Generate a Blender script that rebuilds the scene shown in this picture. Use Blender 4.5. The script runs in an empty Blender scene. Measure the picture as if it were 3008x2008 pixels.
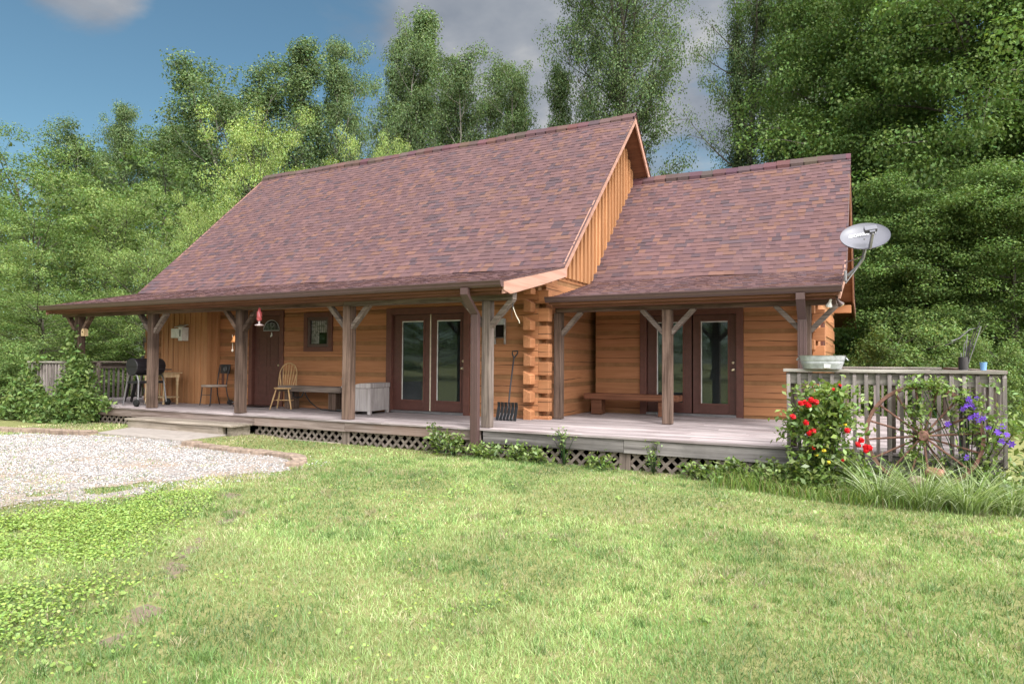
import bpy, math, random
import numpy as np
from mathutils import Vector, Matrix, Euler
R = math.radians
scene = bpy.context.scene
COL = scene.collection

# ------------------------------------------------------------------ camera
F_PX, CX, CY, CZ = 2005.0, 5.39, -9.19, 1.055          # focal length in pixels of the 3008 px wide photograph
_y, _p, _r = R(27.92), R(1.565), R(0.336)
FW = np.array([-math.sin(_y)*math.cos(_p), math.cos(_y)*math.cos(_p), math.sin(_p)])
_r0 = np.array([math.cos(_y), math.sin(_y), 0.0]); _u0 = np.cross(_r0, FW)
RT = _r0*math.cos(_r) + _u0*math.sin(_r); UP = -_r0*math.sin(_r) + _u0*math.cos(_r)
EYE = np.array([CX, CY, CZ])
cam = bpy.data.cameras.new("camera"); cam_o = bpy.data.objects.new("camera", cam); COL.objects.link(cam_o)
cam.sensor_width = 36.0; cam.lens = F_PX/3008.0*36.0; cam.clip_end = 2000; cam.clip_start = 0.05
cam_o.matrix_world = Matrix(((RT[0], UP[0], -FW[0], CX), (RT[1], UP[1], -FW[1], CY), (RT[2], UP[2], -FW[2], CZ), (0, 0, 0, 1)))
scene.camera = cam_o

def ray(u, v):
    return FW + RT*(u-1504)/F_PX - UP*(v-1004)/F_PX
def spot(u, depth):                                     # ground position (x, y) seen at column u at a given depth
    d = ray(u, 1004); return EYE[:2] + d[:2]*depth
def top_z(v, depth, u=1504):
    return EYE[2] + ray(u, v)[2]*depth

# ------------------------------------------------------------------ sky and sun
SUN_EL, SUN_AZ = R(52), R(128)                          # azimuth clockwise from +Y
sdir = Vector((math.sin(SUN_AZ)*math.cos(SUN_EL), math.cos(SUN_AZ)*math.cos(SUN_EL), math.sin(SUN_EL)))
SKY_STRENGTH, SUN_STRENGTH, EXPOSURE = 0.15, 2.5, 0.70
world = bpy.data.worlds.new("World"); scene.world = world; world.use_nodes = True
nt = world.node_tree; nt.nodes.clear()
def N(t, kind, **kw):
    n = t.nodes.new(kind)
    for k, v in kw.items(): setattr(n, k, v)
    return n
def mathn(t, op, a, b=None, c=None, clamp=False):
    n = N(t, 'ShaderNodeMath', operation=op, use_clamp=clamp)
    for i, x in enumerate((a, b, c)):
        if x is None: continue
        if hasattr(x, 'is_output'): t.links.new(x, n.inputs[i])
        else: n.inputs[i].default_value = x
    return n.outputs[0]
def mixc(t, fac, a, b, mode='MIX'):
    n = N(t, 'ShaderNodeMix', data_type='RGBA', blend_type=mode)
    for i, x in ((0, fac), (6, a), (7, b)):
        if hasattr(x, 'is_output'): t.links.new(x, n.inputs[i])
        elif i == 0: n.inputs[0].default_value = x
        else: n.inputs[i].default_value = (*x[:3], 1)
    return n.outputs[2]
def ramp(t, fac, stops):
    n = N(t, 'ShaderNodeValToRGB'); e = n.color_ramp.elements
    while len(e) < len(stops): e.new(0.5)
    for i, (p, c) in enumerate(stops):
        e[i].position = p; e[i].color = (*c, 1) if len(c) == 3 else c
    t.links.new(fac, n.inputs[0]); return n.outputs[0]
def smooth(t, x, a, b):
    n = N(t, 'ShaderNodeMapRange', interpolation_type='SMOOTHSTEP')
    t.links.new(x, n.inputs[0]); n.inputs[1].default_value = a; n.inputs[2].default_value = b
    return n.outputs[0]
sky = N(nt, 'ShaderNodeTexSky', sky_type='NISHITA', sun_disc=False, sun_elevation=SUN_EL, sun_rotation=SUN_AZ,
        air_density=1.0, dust_density=0.6, ozone_density=2.5)
tc = N(nt, 'ShaderNodeTexCoord'); sep = N(nt, 'ShaderNodeSeparateXYZ'); nt.links.new(tc.outputs['Generated'], sep.inputs[0])
up = mathn(nt, 'MAXIMUM', sep.outputs[2], 0.0)
den = mathn(nt, 'ADD', up, 0.22)
comb = N(nt, 'ShaderNodeCombineXYZ')
nt.links.new(mathn(nt, 'DIVIDE', sep.outputs[0], den), comb.inputs[0]); nt.links.new(mathn(nt, 'DIVIDE', sep.outputs[1], den), comb.inputs[1])
cn = N(nt, 'ShaderNodeTexNoise', noise_dimensions='3D'); nt.links.new(comb.outputs[0], cn.inputs['Vector'])
cn.inputs['Scale'].default_value = 2.3; cn.inputs['Detail'].default_value = 9; cn.inputs['Roughness'].default_value = 0.56; cn.inputs['Distortion'].default_value = 0.25
dens = mathn(nt, 'MULTIPLY_ADD', cn.outputs[0], 1.15, -0.62)
def blob(d, lo, hi, w):
    """cloud bank round the direction d: w inside, 0 outside"""
    d = np.array(d, float); d /= np.linalg.norm(d)
    dt = N(nt, 'ShaderNodeVectorMath', operation='DOT_PRODUCT'); nt.links.new(tc.outputs['Generated'], dt.inputs[0]); dt.inputs[1].default_value = d
    return mathn(nt, 'MULTIPLY', smooth(nt, dt.outputs['Value'], math.cos(R(lo)), math.cos(R(hi))), w)
for d, lo, hi, w in (((-.797, .453, .435), 5.0, 1, .42), ((-.50, .72, .47), 13, 3, .36), ((-.38, .80, .42), 14, 4, .38), ((-.20, .93, .33), 26, 8, .42),
                     ((-.60, .74, .26), 7, 2, .30), ((.75, -.35, .6), 100, 40, .75)):  # last entry: unseen bank added on the sun side for fill light
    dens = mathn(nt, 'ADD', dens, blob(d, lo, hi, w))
cmask = smooth(nt, dens, 0.16, 0.46)
cshade = N(nt, 'ShaderNodeTexNoise'); nt.links.new(comb.outputs[0], cshade.inputs['Vector']); cshade.inputs['Scale'].default_value = 4.0; cshade.inputs['Detail'].default_value = 6
ccol = ramp(nt, cshade.outputs[0], [(0.36, (1.05, 1.2, 1.45)), (0.52, (1.5, 1.62, 1.82)), (0.68, (2.5, 2.5, 2.5))])
fill_cloud = smooth(nt, blob((.75, -.35, .6), 95, 25, 1.0), 0.0, 1.0)
ccol = mixc(nt, fill_cloud, ccol, (19.0, 18.8, 18.6))  # added bright cloud out of view, lifts the shade under the porch
skyc = mixc(nt, 1.0, sky.outputs[0], (0.46, 0.56, 0.50), 'MULTIPLY')
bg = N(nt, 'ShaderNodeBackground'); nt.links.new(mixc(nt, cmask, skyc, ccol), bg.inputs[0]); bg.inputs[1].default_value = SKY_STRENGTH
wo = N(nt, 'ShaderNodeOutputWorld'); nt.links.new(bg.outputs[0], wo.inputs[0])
sun = bpy.data.lights.new("sun", 'SUN'); sun.energy = SUN_STRENGTH; sun.angle = R(16); sun.color = (1.0, 0.975, 0.94)
sun_o = bpy.data.objects.new("sun", sun); COL.objects.link(sun_o); sun_o.rotation_euler = sdir.to_track_quat('Z', 'Y').to_euler()
vs = scene.view_settings; vs.view_transform = 'Standard'; vs.look = 'None'; vs.gamma = 1.0; vs.exposure = EXPOSURE
scene.cycles.max_bounces = 6; scene.cycles.diffuse_bounces = 3; scene.cycles.glossy_bounces = 3; scene.cycles.transmission_bounces = 4; scene.cycles.transparent_max_bounces = 8
scene.cycles.caustics_reflective = False; scene.cycles.caustics_refractive = False

# ------------------------------------------------------------------ materials
MATS = {}
def mat(name, rough=0.7, spec=0.3, metal=0.0):
    m = bpy.data.materials.new(name); m.use_nodes = True; t = m.node_tree; t.nodes.clear()
    b = N(t, 'ShaderNodeBsdfPrincipled'); o = N(t, 'ShaderNodeOutputMaterial'); t.links.new(b.outputs[0], o.inputs[0])
    b.inputs['Roughness'].default_value = rough; b.inputs['Metallic'].default_value = metal
    b.inputs['Specular IOR Level'].default_value = spec
    MATS[name] = m; return m, t, b
def noise(t, vec, scale, detail=4, rough=0.6, dist=0.0):
    n = N(t, 'ShaderNodeTexNoise'); t.links.new(vec, n.inputs['Vector'])
    n.inputs['Scale'].default_value = scale; n.inputs['Detail'].default_value = detail; n.inputs['Roughness'].default_value = rough; n.inputs['Distortion'].default_value = dist
    return n.outputs[0]
def mapping(t, vec, scale):
    n = N(t, 'ShaderNodeMapping'); t.links.new(vec, n.inputs[0]); n.inputs['Scale'].default_value = scale; return n.outputs[0]
def bump(t, b, h, strength=0.3, dist=0.01):
    n = N(t, 'ShaderNodeBump'); t.links.new(h, n.inputs['Height']); n.inputs['Strength'].default_value = strength; n.inputs['Distance'].default_value = dist
    t.links.new(n.outputs[0], b.inputs['Normal'])
def attr(t, name='col'):
    return N(t, 'ShaderNodeAttribute', attribute_name=name)
def plain(name, c, rough=0.5, spec=0.4, metal=0.0, var=0.12, scale=9.0):
    m, t, b = mat(name, rough, spec, metal)
    co = N(t, 'ShaderNodeTexCoord').outputs['Object']
    f = noise(t, co, scale, 5)
    t.links.new(mixc(t, smooth(t, f, .3, .7), [x*(1-var) for x in c], [min(1, x*(1+var)) for x in c]), b.inputs[0])
    r = mathn(t, 'MULTIPLY_ADD', f, 0.2, rough-0.1); t.links.new(r, b.inputs['Roughness'])
    return m
def wood(name, dark, light, axis, rough=0.75, grain=34.0, spec=0.2, blot=0.35, blotc=None, blots=1.6, bstr=0.35):
    """wood grain along an axis; the face colour 'col' shifts each board"""
    m, t, b = mat(name, rough, spec)
    co = N(t, 'ShaderNodeTexCoord').outputs['Object']; a = attr(t)
    off = N(t, 'ShaderNodeVectorMath', operation='MULTIPLY_ADD'); t.links.new(a.outputs['Color'], off.inputs[0]); off.inputs[1].default_value = (37.0, 37.0, 37.0); t.links.new(co, off.inputs[2])
    sc = [1.0, 1.0, 1.0]; sc['XYZ'.index(axis)] = 0.045
    v = mapping(t, off.outputs[0], sc)
    g = noise(t, v, grain, 7, 0.65, 0.6)
    g2 = noise(t, mapping(t, off.outputs[0], [s*0.3 for s in sc]), grain, 3, 0.5, 1.2)
    gg = mathn(t, 'ADD', mathn(t, 'MULTIPLY', g, 0.6), mathn(t, 'MULTIPLY', g2, 0.4))
    c = mixc(t, smooth(t, gg, .34, .64), dark, light)
    bl = noise(t, off.outputs[0], blots, 5, 0.6)
    c = mixc(t, mathn(t, 'MULTIPLY', smooth(t, bl, .46, .70), blot), c, blotc or [x*0.55 for x in dark])
    sp = N(t, 'ShaderNodeSeparateColor'); t.links.new(a.outputs['Color'], sp.inputs[0])
    k = mathn(t, 'MULTIPLY_ADD', sp.outputs[0], 0.45, 0.775)
    cc = N(t, 'ShaderNodeCombineColor')
    for i in range(3): t.links.new(k, cc.inputs[i])
    t.links.new(mixc(t, 1.0, c, cc.outputs[0], 'MULTIPLY'), b.inputs[0])
    bump(t, b, g, bstr, 0.006)
    return m
def logwood(name, dark, light, axis, crack=True):
    """stained log face: long grain, dark wavy seasoning checks along the log"""
    m, t, b = mat(name, 0.62, 0.25)
    co = N(t, 'ShaderNodeTexCoord').outputs['Object']; a = attr(t)
    off = N(t, 'ShaderNodeVectorMath', operation='MULTIPLY_ADD'); t.links.new(a.outputs['Color'], off.inputs[0]); off.inputs[1].default_value = (53.0, 53.0, 0.0); t.links.new(co, off.inputs[2])
    sc = [1.0, 1.0, 1.0]; sc['XYZ'.index(axis)] = 0.05
    g = noise(t, mapping(t, off.outputs[0], sc), 26, 6, 0.6, 0.5)
    c = mixc(t, smooth(t, g, .32, .68), dark, light)
    bl = noise(t, off.outputs[0], 0.9, 4)
    c = mixc(t, mathn(t, 'MULTIPLY', smooth(t, bl, .42, .72), .3), c, [dark[0]*.95, dark[1]*1.0, dark[2]*.8])
    s3 = N(t, 'ShaderNodeSeparateColor'); t.links.new(a.outputs['Color'], s3.inputs[0])
    k = mathn(t, 'MULTIPLY_ADD', s3.outputs[0], 0.35, 0.82); cc = N(t, 'ShaderNodeCombineColor')
    for i in range(3): t.links.new(k, cc.inputs[i])
    c = mixc(t, 1.0, c, cc.outputs[0], 'MULTIPLY')
    if crack:
        # attribute blue = height inside the log face (0..1 interpolated)
        av = attr(t, 'v'); w = noise(t, mapping(t, off.outputs[0], [0.5 if ax == axis else 0.0 for ax in 'XYZ']), 1.3, 4, 0.5)
        pos = mathn(t, 'ADD', mathn(t, 'MULTIPLY_ADD', w, 0.55, -0.275), mathn(t, 'MULTIPLY_ADD', s3.outputs[1], 0.5, 0.25))
        dd = mathn(t, 'ABSOLUTE', mathn(t, 'SUBTRACT', av.outputs['Fac'], pos))
        w2 = noise(t, mapping(t, off.outputs[0], [0.35 if ax == axis else 0.0 for ax in 'XYZ']), 2.0, 3)
        thick = mathn(t, 'MULTIPLY', mathn(t, 'MULTIPLY', smooth(t, w2, .38, .58), 0.032), mathn(t, 'GREATER_THAN', s3.outputs[2], .42))
        ck = mathn(t, 'LESS_THAN', dd, thick)
        ck = mathn(t, 'MULTIPLY', ck, 0.85)
        c = mixc(t, ck, c, (0.022, 0.010, 0.006))
        bump(t, b, mathn(t, 'SUBTRACT', g, mathn(t, 'MULTIPLY', ck, 2.0)), 0.3, 0.01)
    else:
        bump(t, b, g, 0.3, 0.006)
    t.links.new(c, b.inputs[0])
    return m
GREY_D, GREY_L = (.068, .051, .043), (.215, .172, .148)
for ax in 'XYZ':
    wood('weathered_'+ax, GREY_D, GREY_L, ax)
    wood('brown_post_'+ax, (.050, .031, .023), (.175, .118, .092), ax, blot=.5)
    logwood('log_'+ax, (.350, .153, .072), (.44, .203, .098), ax)
    wood('stained_'+ax, (.335, .160, .072), (.45, .230, .112), ax, 0.6, 26, .25, .2)
wood('deck_wood', (.17, .14, .14), (.42, .365, .365), 'X', blot=.55, blotc=(.17, .13, .13), blots=.8)
wood('fascia_wood', (.085, .060, .050), (.27, .215, .195), 'X', grain=20, blot=.45, blotc=(.16, .075, .045), blots=.55)
wood('fascia_grey', (.078, .070, .067), (.225, .205, .20), 'X', grain=20, blot=.4)
wood('step_wood', (.16, .13, .10), (.36, .31, .26), 'X', grain=20)
wood('rail_wood', (.13, .115, .10), (.36, .33, .30), 'X', grain=24)
wood('baluster_wood', (.125, .105, .098), (.30, .262, .25), 'Z', grain=24)
wood('lattice_wood', (.11, .086, .074), (.215, .18, .158), 'X')
wood('cedar_fascia', (.32, .175, .130), (.42, .245, .190), 'Y', 0.6, 22, .25, .25, (.35, .18, .13))
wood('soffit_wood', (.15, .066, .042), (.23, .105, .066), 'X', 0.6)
wood('oak', (.42, .25, .11), (.60, .40, .20), 'Z', 0.5, 40, .35, .1)
wood('pale_pine', (.52, .36, .19), (.68, .52, .33), 'Z', 0.6, 30, .25, .1)
wood('chest_wood', (.32, .285, .28), (.52, .475, .465), 'Z', 0.8, 30, .15, .4)
wood('bench_dark', (.10, .040, .022), (.20, .085, .048), 'X', 0.6, 22)
wood('bark', (.040, .034, .028), (.12, .105, .088), 'Z', 0.9, 9, .1, .3, bstr=0.8)
wood('bark_pale', (.12, .108, .095), (.30, .275, .245), 'Z', 0.9, 9, .1, .3, bstr=0.8)
plain('chinking', (.285, .150, .074), 0.8, .1, scale=5)
plain('brown_trim', (.125, .052, .040), 0.5, .35)
plain('brown_door', (.102, .043, .035), 0.42, .4)
plain('gutter_brown', (.085, .050, .047), 0.38, .5, var=.06)
plain('dark_gap', (.012, .009, .008), 0.95, .05)  # near-black; stands in for shade in rooms and under the deck, also dark parts
plain('white_strip', (.62, .62, .60), 0.4, .4)
plain('brass', (.62, .52, .36), 0.28, .5, 1.0)
plain('black_paint', (.020, .018, .022), 0.42, .45)
plain('black_plastic', (.014, .014, .015), 0.35, .5)
plain('grey_metal', (.27, .26, .27), 0.4, .5, 0.7)
plain('dark_metal', (.06, .055, .055), 0.5, .5, 0.6)
plain('zinc', (.40, .41, .43), 0.5, .5, 0.4, .22, 14)
plain('rust', (.16, .085, .065), 0.85, .2, 0.0, .35, 18)
plain('cushion', (.40, .33, .28), 0.9, .1)
plain('white_paint', (.72, .72, .70), 0.5, .4)
plain('cream_paint', (.62, .56, .44), 0.6, .3)
plain('dish_grey', (.125, .125, .15), 0.4, .4, 0.0, .04, 3)
plain('lettering_white', (.80, .80, .82), 0.5, .3)
plain('rubber', (.018, .018, .018), 0.8, .2)
plain('red_glass', (.50, .10, .11), 0.12, .6)
plain('clear_plastic', (.55, .45, .45), 0.15, .6)
plain('orange_bell', (.62, .25, .08), 0.4, .5, 0.4)
plain('rope', (.55, .48, .40), 0.9, .1)
plain('blue_plastic', (.16, .30, .55), 0.45, .4)
plain('stone_tan', (.25, .19, .15), 0.9, .15, 0, .3, 12)
plain('concrete', (.30, .265, .24), 0.9, .15, 0, .12, 6)
plain('sandstone', (.36, .19, .14), 0.9, .15, 0, .35, 9)
plain('red_petal', (.62, .008, .016), 0.55, .3, 0, .25, 30)
plain('purple_petal', (.145, .062, .42), 0.6, .2, 0, .35, 40)
plain('yellow_leaf', (.55, .42, .03), 0.6, .2)
plain('lens_warm', (.75, .62, .36), 0.25, .5)
plain('curtain', (.62, .50, .52), 0.9, .05, 0, .5, 16)
plain('blind_slat', (.05, .06, .065), 0.6, .3, 0, .2, 40)

def glass():
    m, t, b = mat('window_glass', 0.03, 0.5)
    t.nodes.remove(b); o = t.nodes['Material Output']
    tr = N(t, 'ShaderNodeBsdfTransparent'); tr.inputs[0].default_value = (.82, .85, .85, 1)
    gl = N(t, 'ShaderNodeBsdfGlossy'); gl.inputs['Roughness'].default_value = 0.02; gl.inputs[0].default_value = (.9, .95, 1, 1)
    fr = N(t, 'ShaderNodeLayerWeight'); fr.inputs[0].default_value = 0.5
    mx = N(t, 'ShaderNodeMixShader'); t.links.new(mathn(t, 'MULTIPLY_ADD', mathn(t, 'POWER', fr.outputs['Facing'], 4.0), .9, 0.05, clamp=True), mx.inputs[0])
    t.links.new(tr.outputs[0], mx.inputs[1]); t.links.new(gl.outputs[0], mx.inputs[2]); t.links.new(mx.outputs[0], o.inputs[0])
glass()
def leafmat(name, c, transl=0.38, gloss=0.05):
    m, t, b = mat(name); t.nodes.remove(b); o = t.nodes['Material Output']
    a = attr(t); c3 = mixc(t, 1.0, a.outputs['Color'], c, 'MULTIPLY')
    d = N(t, 'ShaderNodeBsdfDiffuse'); t.links.new(c3, d.inputs[0])
    tl = N(t, 'ShaderNodeBsdfTranslucent'); t.links.new(mixc(t, 1.0, c3, (1.25, 1.3, .7), 'MULTIPLY'), tl.inputs[0])
    m1 = N(t, 'ShaderNodeMixShader'); m1.inputs[0].default_value = transl; t.links.new(d.outputs[0], m1.inputs[1]); t.links.new(tl.outputs[0], m1.inputs[2])
    g = N(t, 'ShaderNodeBsdfGlossy'); g.inputs['Roughness'].default_value = 0.45; g.inputs[0].default_value = (.8, .85, .8, 1)
    m2 = N(t, 'ShaderNodeMixShader'); m2.inputs[0].default_value = gloss; t.links.new(m1.outputs[0], m2.inputs[1]); t.links.new(g.outputs[0], m2.inputs[2])
    t.links.new(m2.outputs[0], o.inputs[0]); return m
leafmat('leaf_poplar', (.120, .172, .074), .26, .012)
leafmat('leaf_bright', (.190, .262, .088), .26, .012)
leafmat('leaf_lime', (.245, .320, .090), .3, .03)
leafmat('leaf_green', (.138, .205, .064), .26, .012)
leafmat('leaf_maple', (.108, .170, .048), .26, .012)
leafmat('leaf_ivy', (.045, .095, .030))
leafmat('leaf_garden', (.165, .235, .060), .3)
leafmat('grass_blade', (1, 1, 1), .30, .03)

def shingle():
    m, t, b = mat('shingles', 0.9, 0.15)
    a = attr(t); co = N(t, 'ShaderNodeTexCoord').outputs['Object']
    n1 = noise(t, co, 260, 2, .8); n2 = noise(t, co, .55, 5)
    c = mixc(t, mathn(t, 'MULTIPLY', smooth(t, n1, .35, .75), .32), a.outputs['Color'], (.04, .032, .035))
    c = mixc(t, mathn(t, 'MULTIPLY', smooth(t, n2, .45, .75), .22), c, (.105, .082, .085))
    t.links.new(c, b.inputs[0]); bump(t, b, n1, .5, .004)
shingle()
def ground_mat():
    m, t, b = mat('ground_soil', 0.95, 0.1)
    a = attr(t); co = N(t, 'ShaderNodeTexCoord').outputs['Object']
    n1 = noise(t, co, 9, 8, .7); n2 = noise(t, co, 55, 4, .7)
    c = mixc(t, smooth(t, n1, .35, .65), (.17, .19, .065), (.26, .25, .11))
    c = mixc(t, mathn(t, 'MULTIPLY', smooth(t, n2, .45, .7), .5), c, (.07, .075, .028))
    soil = mixc(t, n2, (.12, .092, .066), (.25, .195, .145))
    sp = N(t, 'ShaderNodeSeparateColor'); t.links.new(a.outputs['Color'], sp.inputs[0])
    c = mixc(t, sp.outputs[0], c, soil)
    t.links.new(c, b.inputs[0]); bump(t, b, n2, .6, .02)
ground_mat()
def gravel_mat():
    m, t, b = mat('gravel', 0.9, 0.15)
    co = N(t, 'ShaderNodeTexCoord').outputs['Object']
    vo = N(t, 'ShaderNodeTexVoronoi'); t.links.new(co, vo.inputs['Vector']); vo.inputs['Scale'].default_value = 34
    sp = N(t, 'ShaderNodeSeparateColor'); t.links.new(vo.outputs['Color'], sp.inputs[0])
    c = mixc(t, sp.outputs[0], (.20, .185, .18), (.36, .34, .33))
    c = mixc(t, smooth(t, vo.outputs['Distance'], .25, .75), c, (.30, .25, .22))
    n = noise(t, co, 1.5, 7); c = mixc(t, mathn(t, 'MULTIPLY', smooth(t, n, .44, .62), .75), c, (.30, .225, .165))
    t.links.new(c, b.inputs[0]); bump(t, b, mathn(t, 'SUBTRACT', 1.0, vo.outputs['Distance']), .8, .02)
    m2, t2, b2 = mat('pebble', 0.85, .2); a = attr(t2); t2.links.new(a.outputs['Color'], b2.inputs[0])
gravel_mat()

# ------------------------------------------------------------------ mesh helpers
rnd = random.Random(7)
class MB:
    """collects shapes and links them as ONE mesh object"""
    def __init__(s): s.v = []; s.f = []; s.c = []; s.vv = []
    def add(s, vs, fs, col=None, vval=None):
        o = len(s.v); s.v += [tuple(map(float, p)) for p in vs]; s.f += [tuple(i+o for i in f) for f in fs]
        if col is None: col = (rnd.random(), rnd.random(), rnd.random())
        s.c += [col]*len(fs); s.vv += list(vval) if vval is not None else [-5.0]*len(vs)
    def box(s, x0, y0, z0, x1, y1, z1, col=None, M=None):
        vs = [(x0, y0, z0), (x1, y0, z0), (x1, y1, z0), (x0, y1, z0), (x0, y0, z1), (x1, y0, z1), (x1, y1, z1), (x0, y1, z1)]
        if M is not None: vs = [tuple(M @ Vector(p)) for p in vs]
        s.add(vs, [(3, 2, 1, 0), (4, 5, 6, 7), (0, 1, 5, 4), (1, 2, 6, 5), (2, 3, 7, 6), (3, 0, 4, 7)], col, [0]*4+[1]*4)
    def prism(s, pts, axis, a, b, col=None):
        """polygon pts (2-D) extruded along an axis between a and b; 2-D order is the other two axes"""
        n = len(pts)
        def P(p, w):
            return (w, p[0], p[1]) if axis == 0 else (p[0], w, p[1]) if axis == 1 else (p[0], p[1], w)
        vs = [P(p, a) for p in pts]+[P(p, b) for p in pts]
        s.add(vs, [tuple(range(n))[::-1], tuple(range(n, 2*n))]+[(i, (i+1) % n, n+(i+1) % n, n+i) for i in range(n)], col)
    def bar(s, p, q, w, h=None, col=None, upv=(0, 0, 1)):
        """square bar from p to q"""
        h = h or w; p, q = Vector(p), Vector(q); d = (q-p).normalized(); u = Vector(upv)
        if abs(d.dot(u)) > .95: u = Vector((0, 1, 0))
        a = d.cross(u).normalized(); b = a.cross(d)
        vs = [c+a*sx*w/2+b*sy*h/2 for c in (p, q) for sx, sy in ((-1, -1), (1, -1), (1, 1), (-1, 1))]
        s.add(vs, [(3, 2, 1, 0), (4, 5, 6, 7), (0, 1, 5, 4), (1, 2, 6, 5), (2, 3, 7, 6), (3, 0, 4, 7)], col)
    def tube(s, pts, rad, n=8, col=None, closed=False):
        """round tube through pts, rad a number or a list"""
        pts = [Vector(p) for p in pts]; m = len(pts); rads = rad if isinstance(rad, (list, tuple)) else [rad]*m
        vs = []; ref = None
        for i, p in enumerate(pts):
            d = (pts[(i+1) % m]-pts[i-1]) if closed else pts[min(i+1, m-1)]-pts[max(i-1, 0)]
            d.normalize()
            if ref is None: ref = Vector((0, 0, 1)) if abs(d.z) < .9 else Vector((1, 0, 0))
            a = (ref-d*ref.dot(d)).normalized(); ref = a; b = d.cross(a)
            vs += [p+(a*math.cos(2*math.pi*k/n)+b*math.sin(2*math.pi*k/n))*rads[i] for k in range(n)]
        fs = []
        for i in range(m if closed else m-1):
            j = (i+1) % m
            fs += [(i*n+k, i*n+(k+1) % n, j*n+(k+1) % n, j*n+k) for k in range(n)]
        if not closed: fs += [tuple(range(n))[::-1], tuple(range((m-1)*n, m*n))]
        s.add(vs, fs, col)
    def lathe(s, prof, n=16, col=None, M=None):
        """profile [(r, z)] turned round Z"""
        vs = []
        for r, z in prof: vs += [(r*math.cos(2*math.pi*k/n), r*math.sin(2*math.pi*k/n), z) for k in range(n)]
        fs = [(i*n+k, i*n+(k+1) % n, (i+1)*n+(k+1) % n, (i+1)*n+k) for i in range(len(prof)-1) for k in range(n)]
        fs += [tuple(range(n))[::-1], tuple(range((len(prof)-1)*n, len(prof)*n))]
        if M is not None: vs = [tuple(M @ Vector(p)) for p in vs]
        s.add(vs, fs, col)
    def build(s, name, m, parent=None, bevel=0.0, smoothed=False, loc=None):
        me = bpy.data.meshes.new(name); me.from_pydata(s.v, [], s.f)
        a = me.attributes.new('col', 'FLOAT_COLOR', 'FACE')
        a.data.foreach_set('color', np.array([(*c[:3], 1) for c in s.c], dtype=np.float32).ravel())
        v = me.attributes.new('v', 'FLOAT', 'POINT'); v.data.foreach_set('value', np.array(s.vv, dtype=np.float32))
        me.materials.append(MATS[m]); me.validate()
        if smoothed:
            me.polygons.foreach_set('use_smooth', np.ones(len(me.polygons), dtype=bool))
            me.set_sharp_from_angle(angle=R(38))
        o = bpy.data.objects.new(name, me); COL.objects.link(o)
        if parent: o.parent = parent
        if loc: o.location = loc
        if bevel:
            b = o.modifiers.new('bevel', 'BEVEL'); b.width = bevel; b.segments = 2; b.limit_method = 'ANGLE'; b.angle_limit = R(40)
        return o
def mesh_np(name, V, n, C, m, parent=None):
    """one mesh of separate n-gons: V (faces*n, 3), C (faces, 3)"""
    nf = len(V)//n; me = bpy.data.meshes.new(name)
    me.vertices.add(len(V)); me.vertices.foreach_set('co', V.astype(np.float32).ravel())
    me.loops.add(len(V)); me.loops.foreach_set('vertex_index', np.arange(len(V), dtype=np.int32))
    me.polygons.add(nf); me.polygons.foreach_set('loop_start', np.arange(0, len(V), n, dtype=np.int32))
    a = me.attributes.new('col', 'FLOAT_COLOR', 'FACE'); a.data.foreach_set('color', np.c_[C, np.ones(nf)].astype(np.float32).ravel())
    me.materials.append(MATS[m]); me.update(calc_edges=True)
    o = bpy.data.objects.new(name, me); COL.objects.link(o)
    if parent: o.parent = parent
    return o
def empty(name, loc=(0, 0, 0), rz=0.0):
    o = bpy.data.objects.new(name, None); COL.objects.link(o); o.location = loc; o.rotation_euler = (0, 0, rz); o.empty_display_size = .2; return o
def tag(o, label=None, cat=None, group=None, kind=None):
    for k, v in (('label', label), ('category', cat), ('group', group), ('kind', kind)):
        if v: o[k] = v
    return o
def copy_tree(o, parent=None):
    c = o.copy(); COL.objects.link(c)
    if parent: c.parent = parent
    for ch in list(o.children): copy_tree(ch, c)
    return c
def leaves_np(g, centers, size, bias=0.6, width=0.55, tint=(.72, 1.28), csd=None, droop=0.0, nrm=None):
    """rhombic leaves at centers (n,3): (V, C)"""
    n = len(centers)
    nr = g.normal(size=(n, 3)); nr /= np.linalg.norm(nr, axis=1)[:, None]
    nr = nr*(1-bias)+np.array([0, 0, 1])*bias if nrm is None else nr*.55+nrm; nr /= np.linalg.norm(nr, axis=1)[:, None]
    d = g.normal(size=(n, 3)); d[:, 2] -= droop; d -= nr*(d*nr).sum(1)[:, None]; d /= np.linalg.norm(d, axis=1)[:, None]
    w = np.cross(nr, d); L = size*g.uniform(.6, 1.25, n)[:, None]
    up_ = nr*L*0.10
    V = np.stack([centers-d*L*.5, centers+w*L*width*.5+up_, centers+d*L*.5, centers-w*L*width*.5+up_], 1).reshape(-1, 3)
    k = g.uniform(tint[0], tint[1], n)[:, None]
    C = np.repeat(k, 3, 1)*(1+g.normal(size=(n, 3))*np.array([.10, .04, .10]))
    if csd is not None: C = C*csd
    return V, np.clip(C, .2, 2.6)

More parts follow.
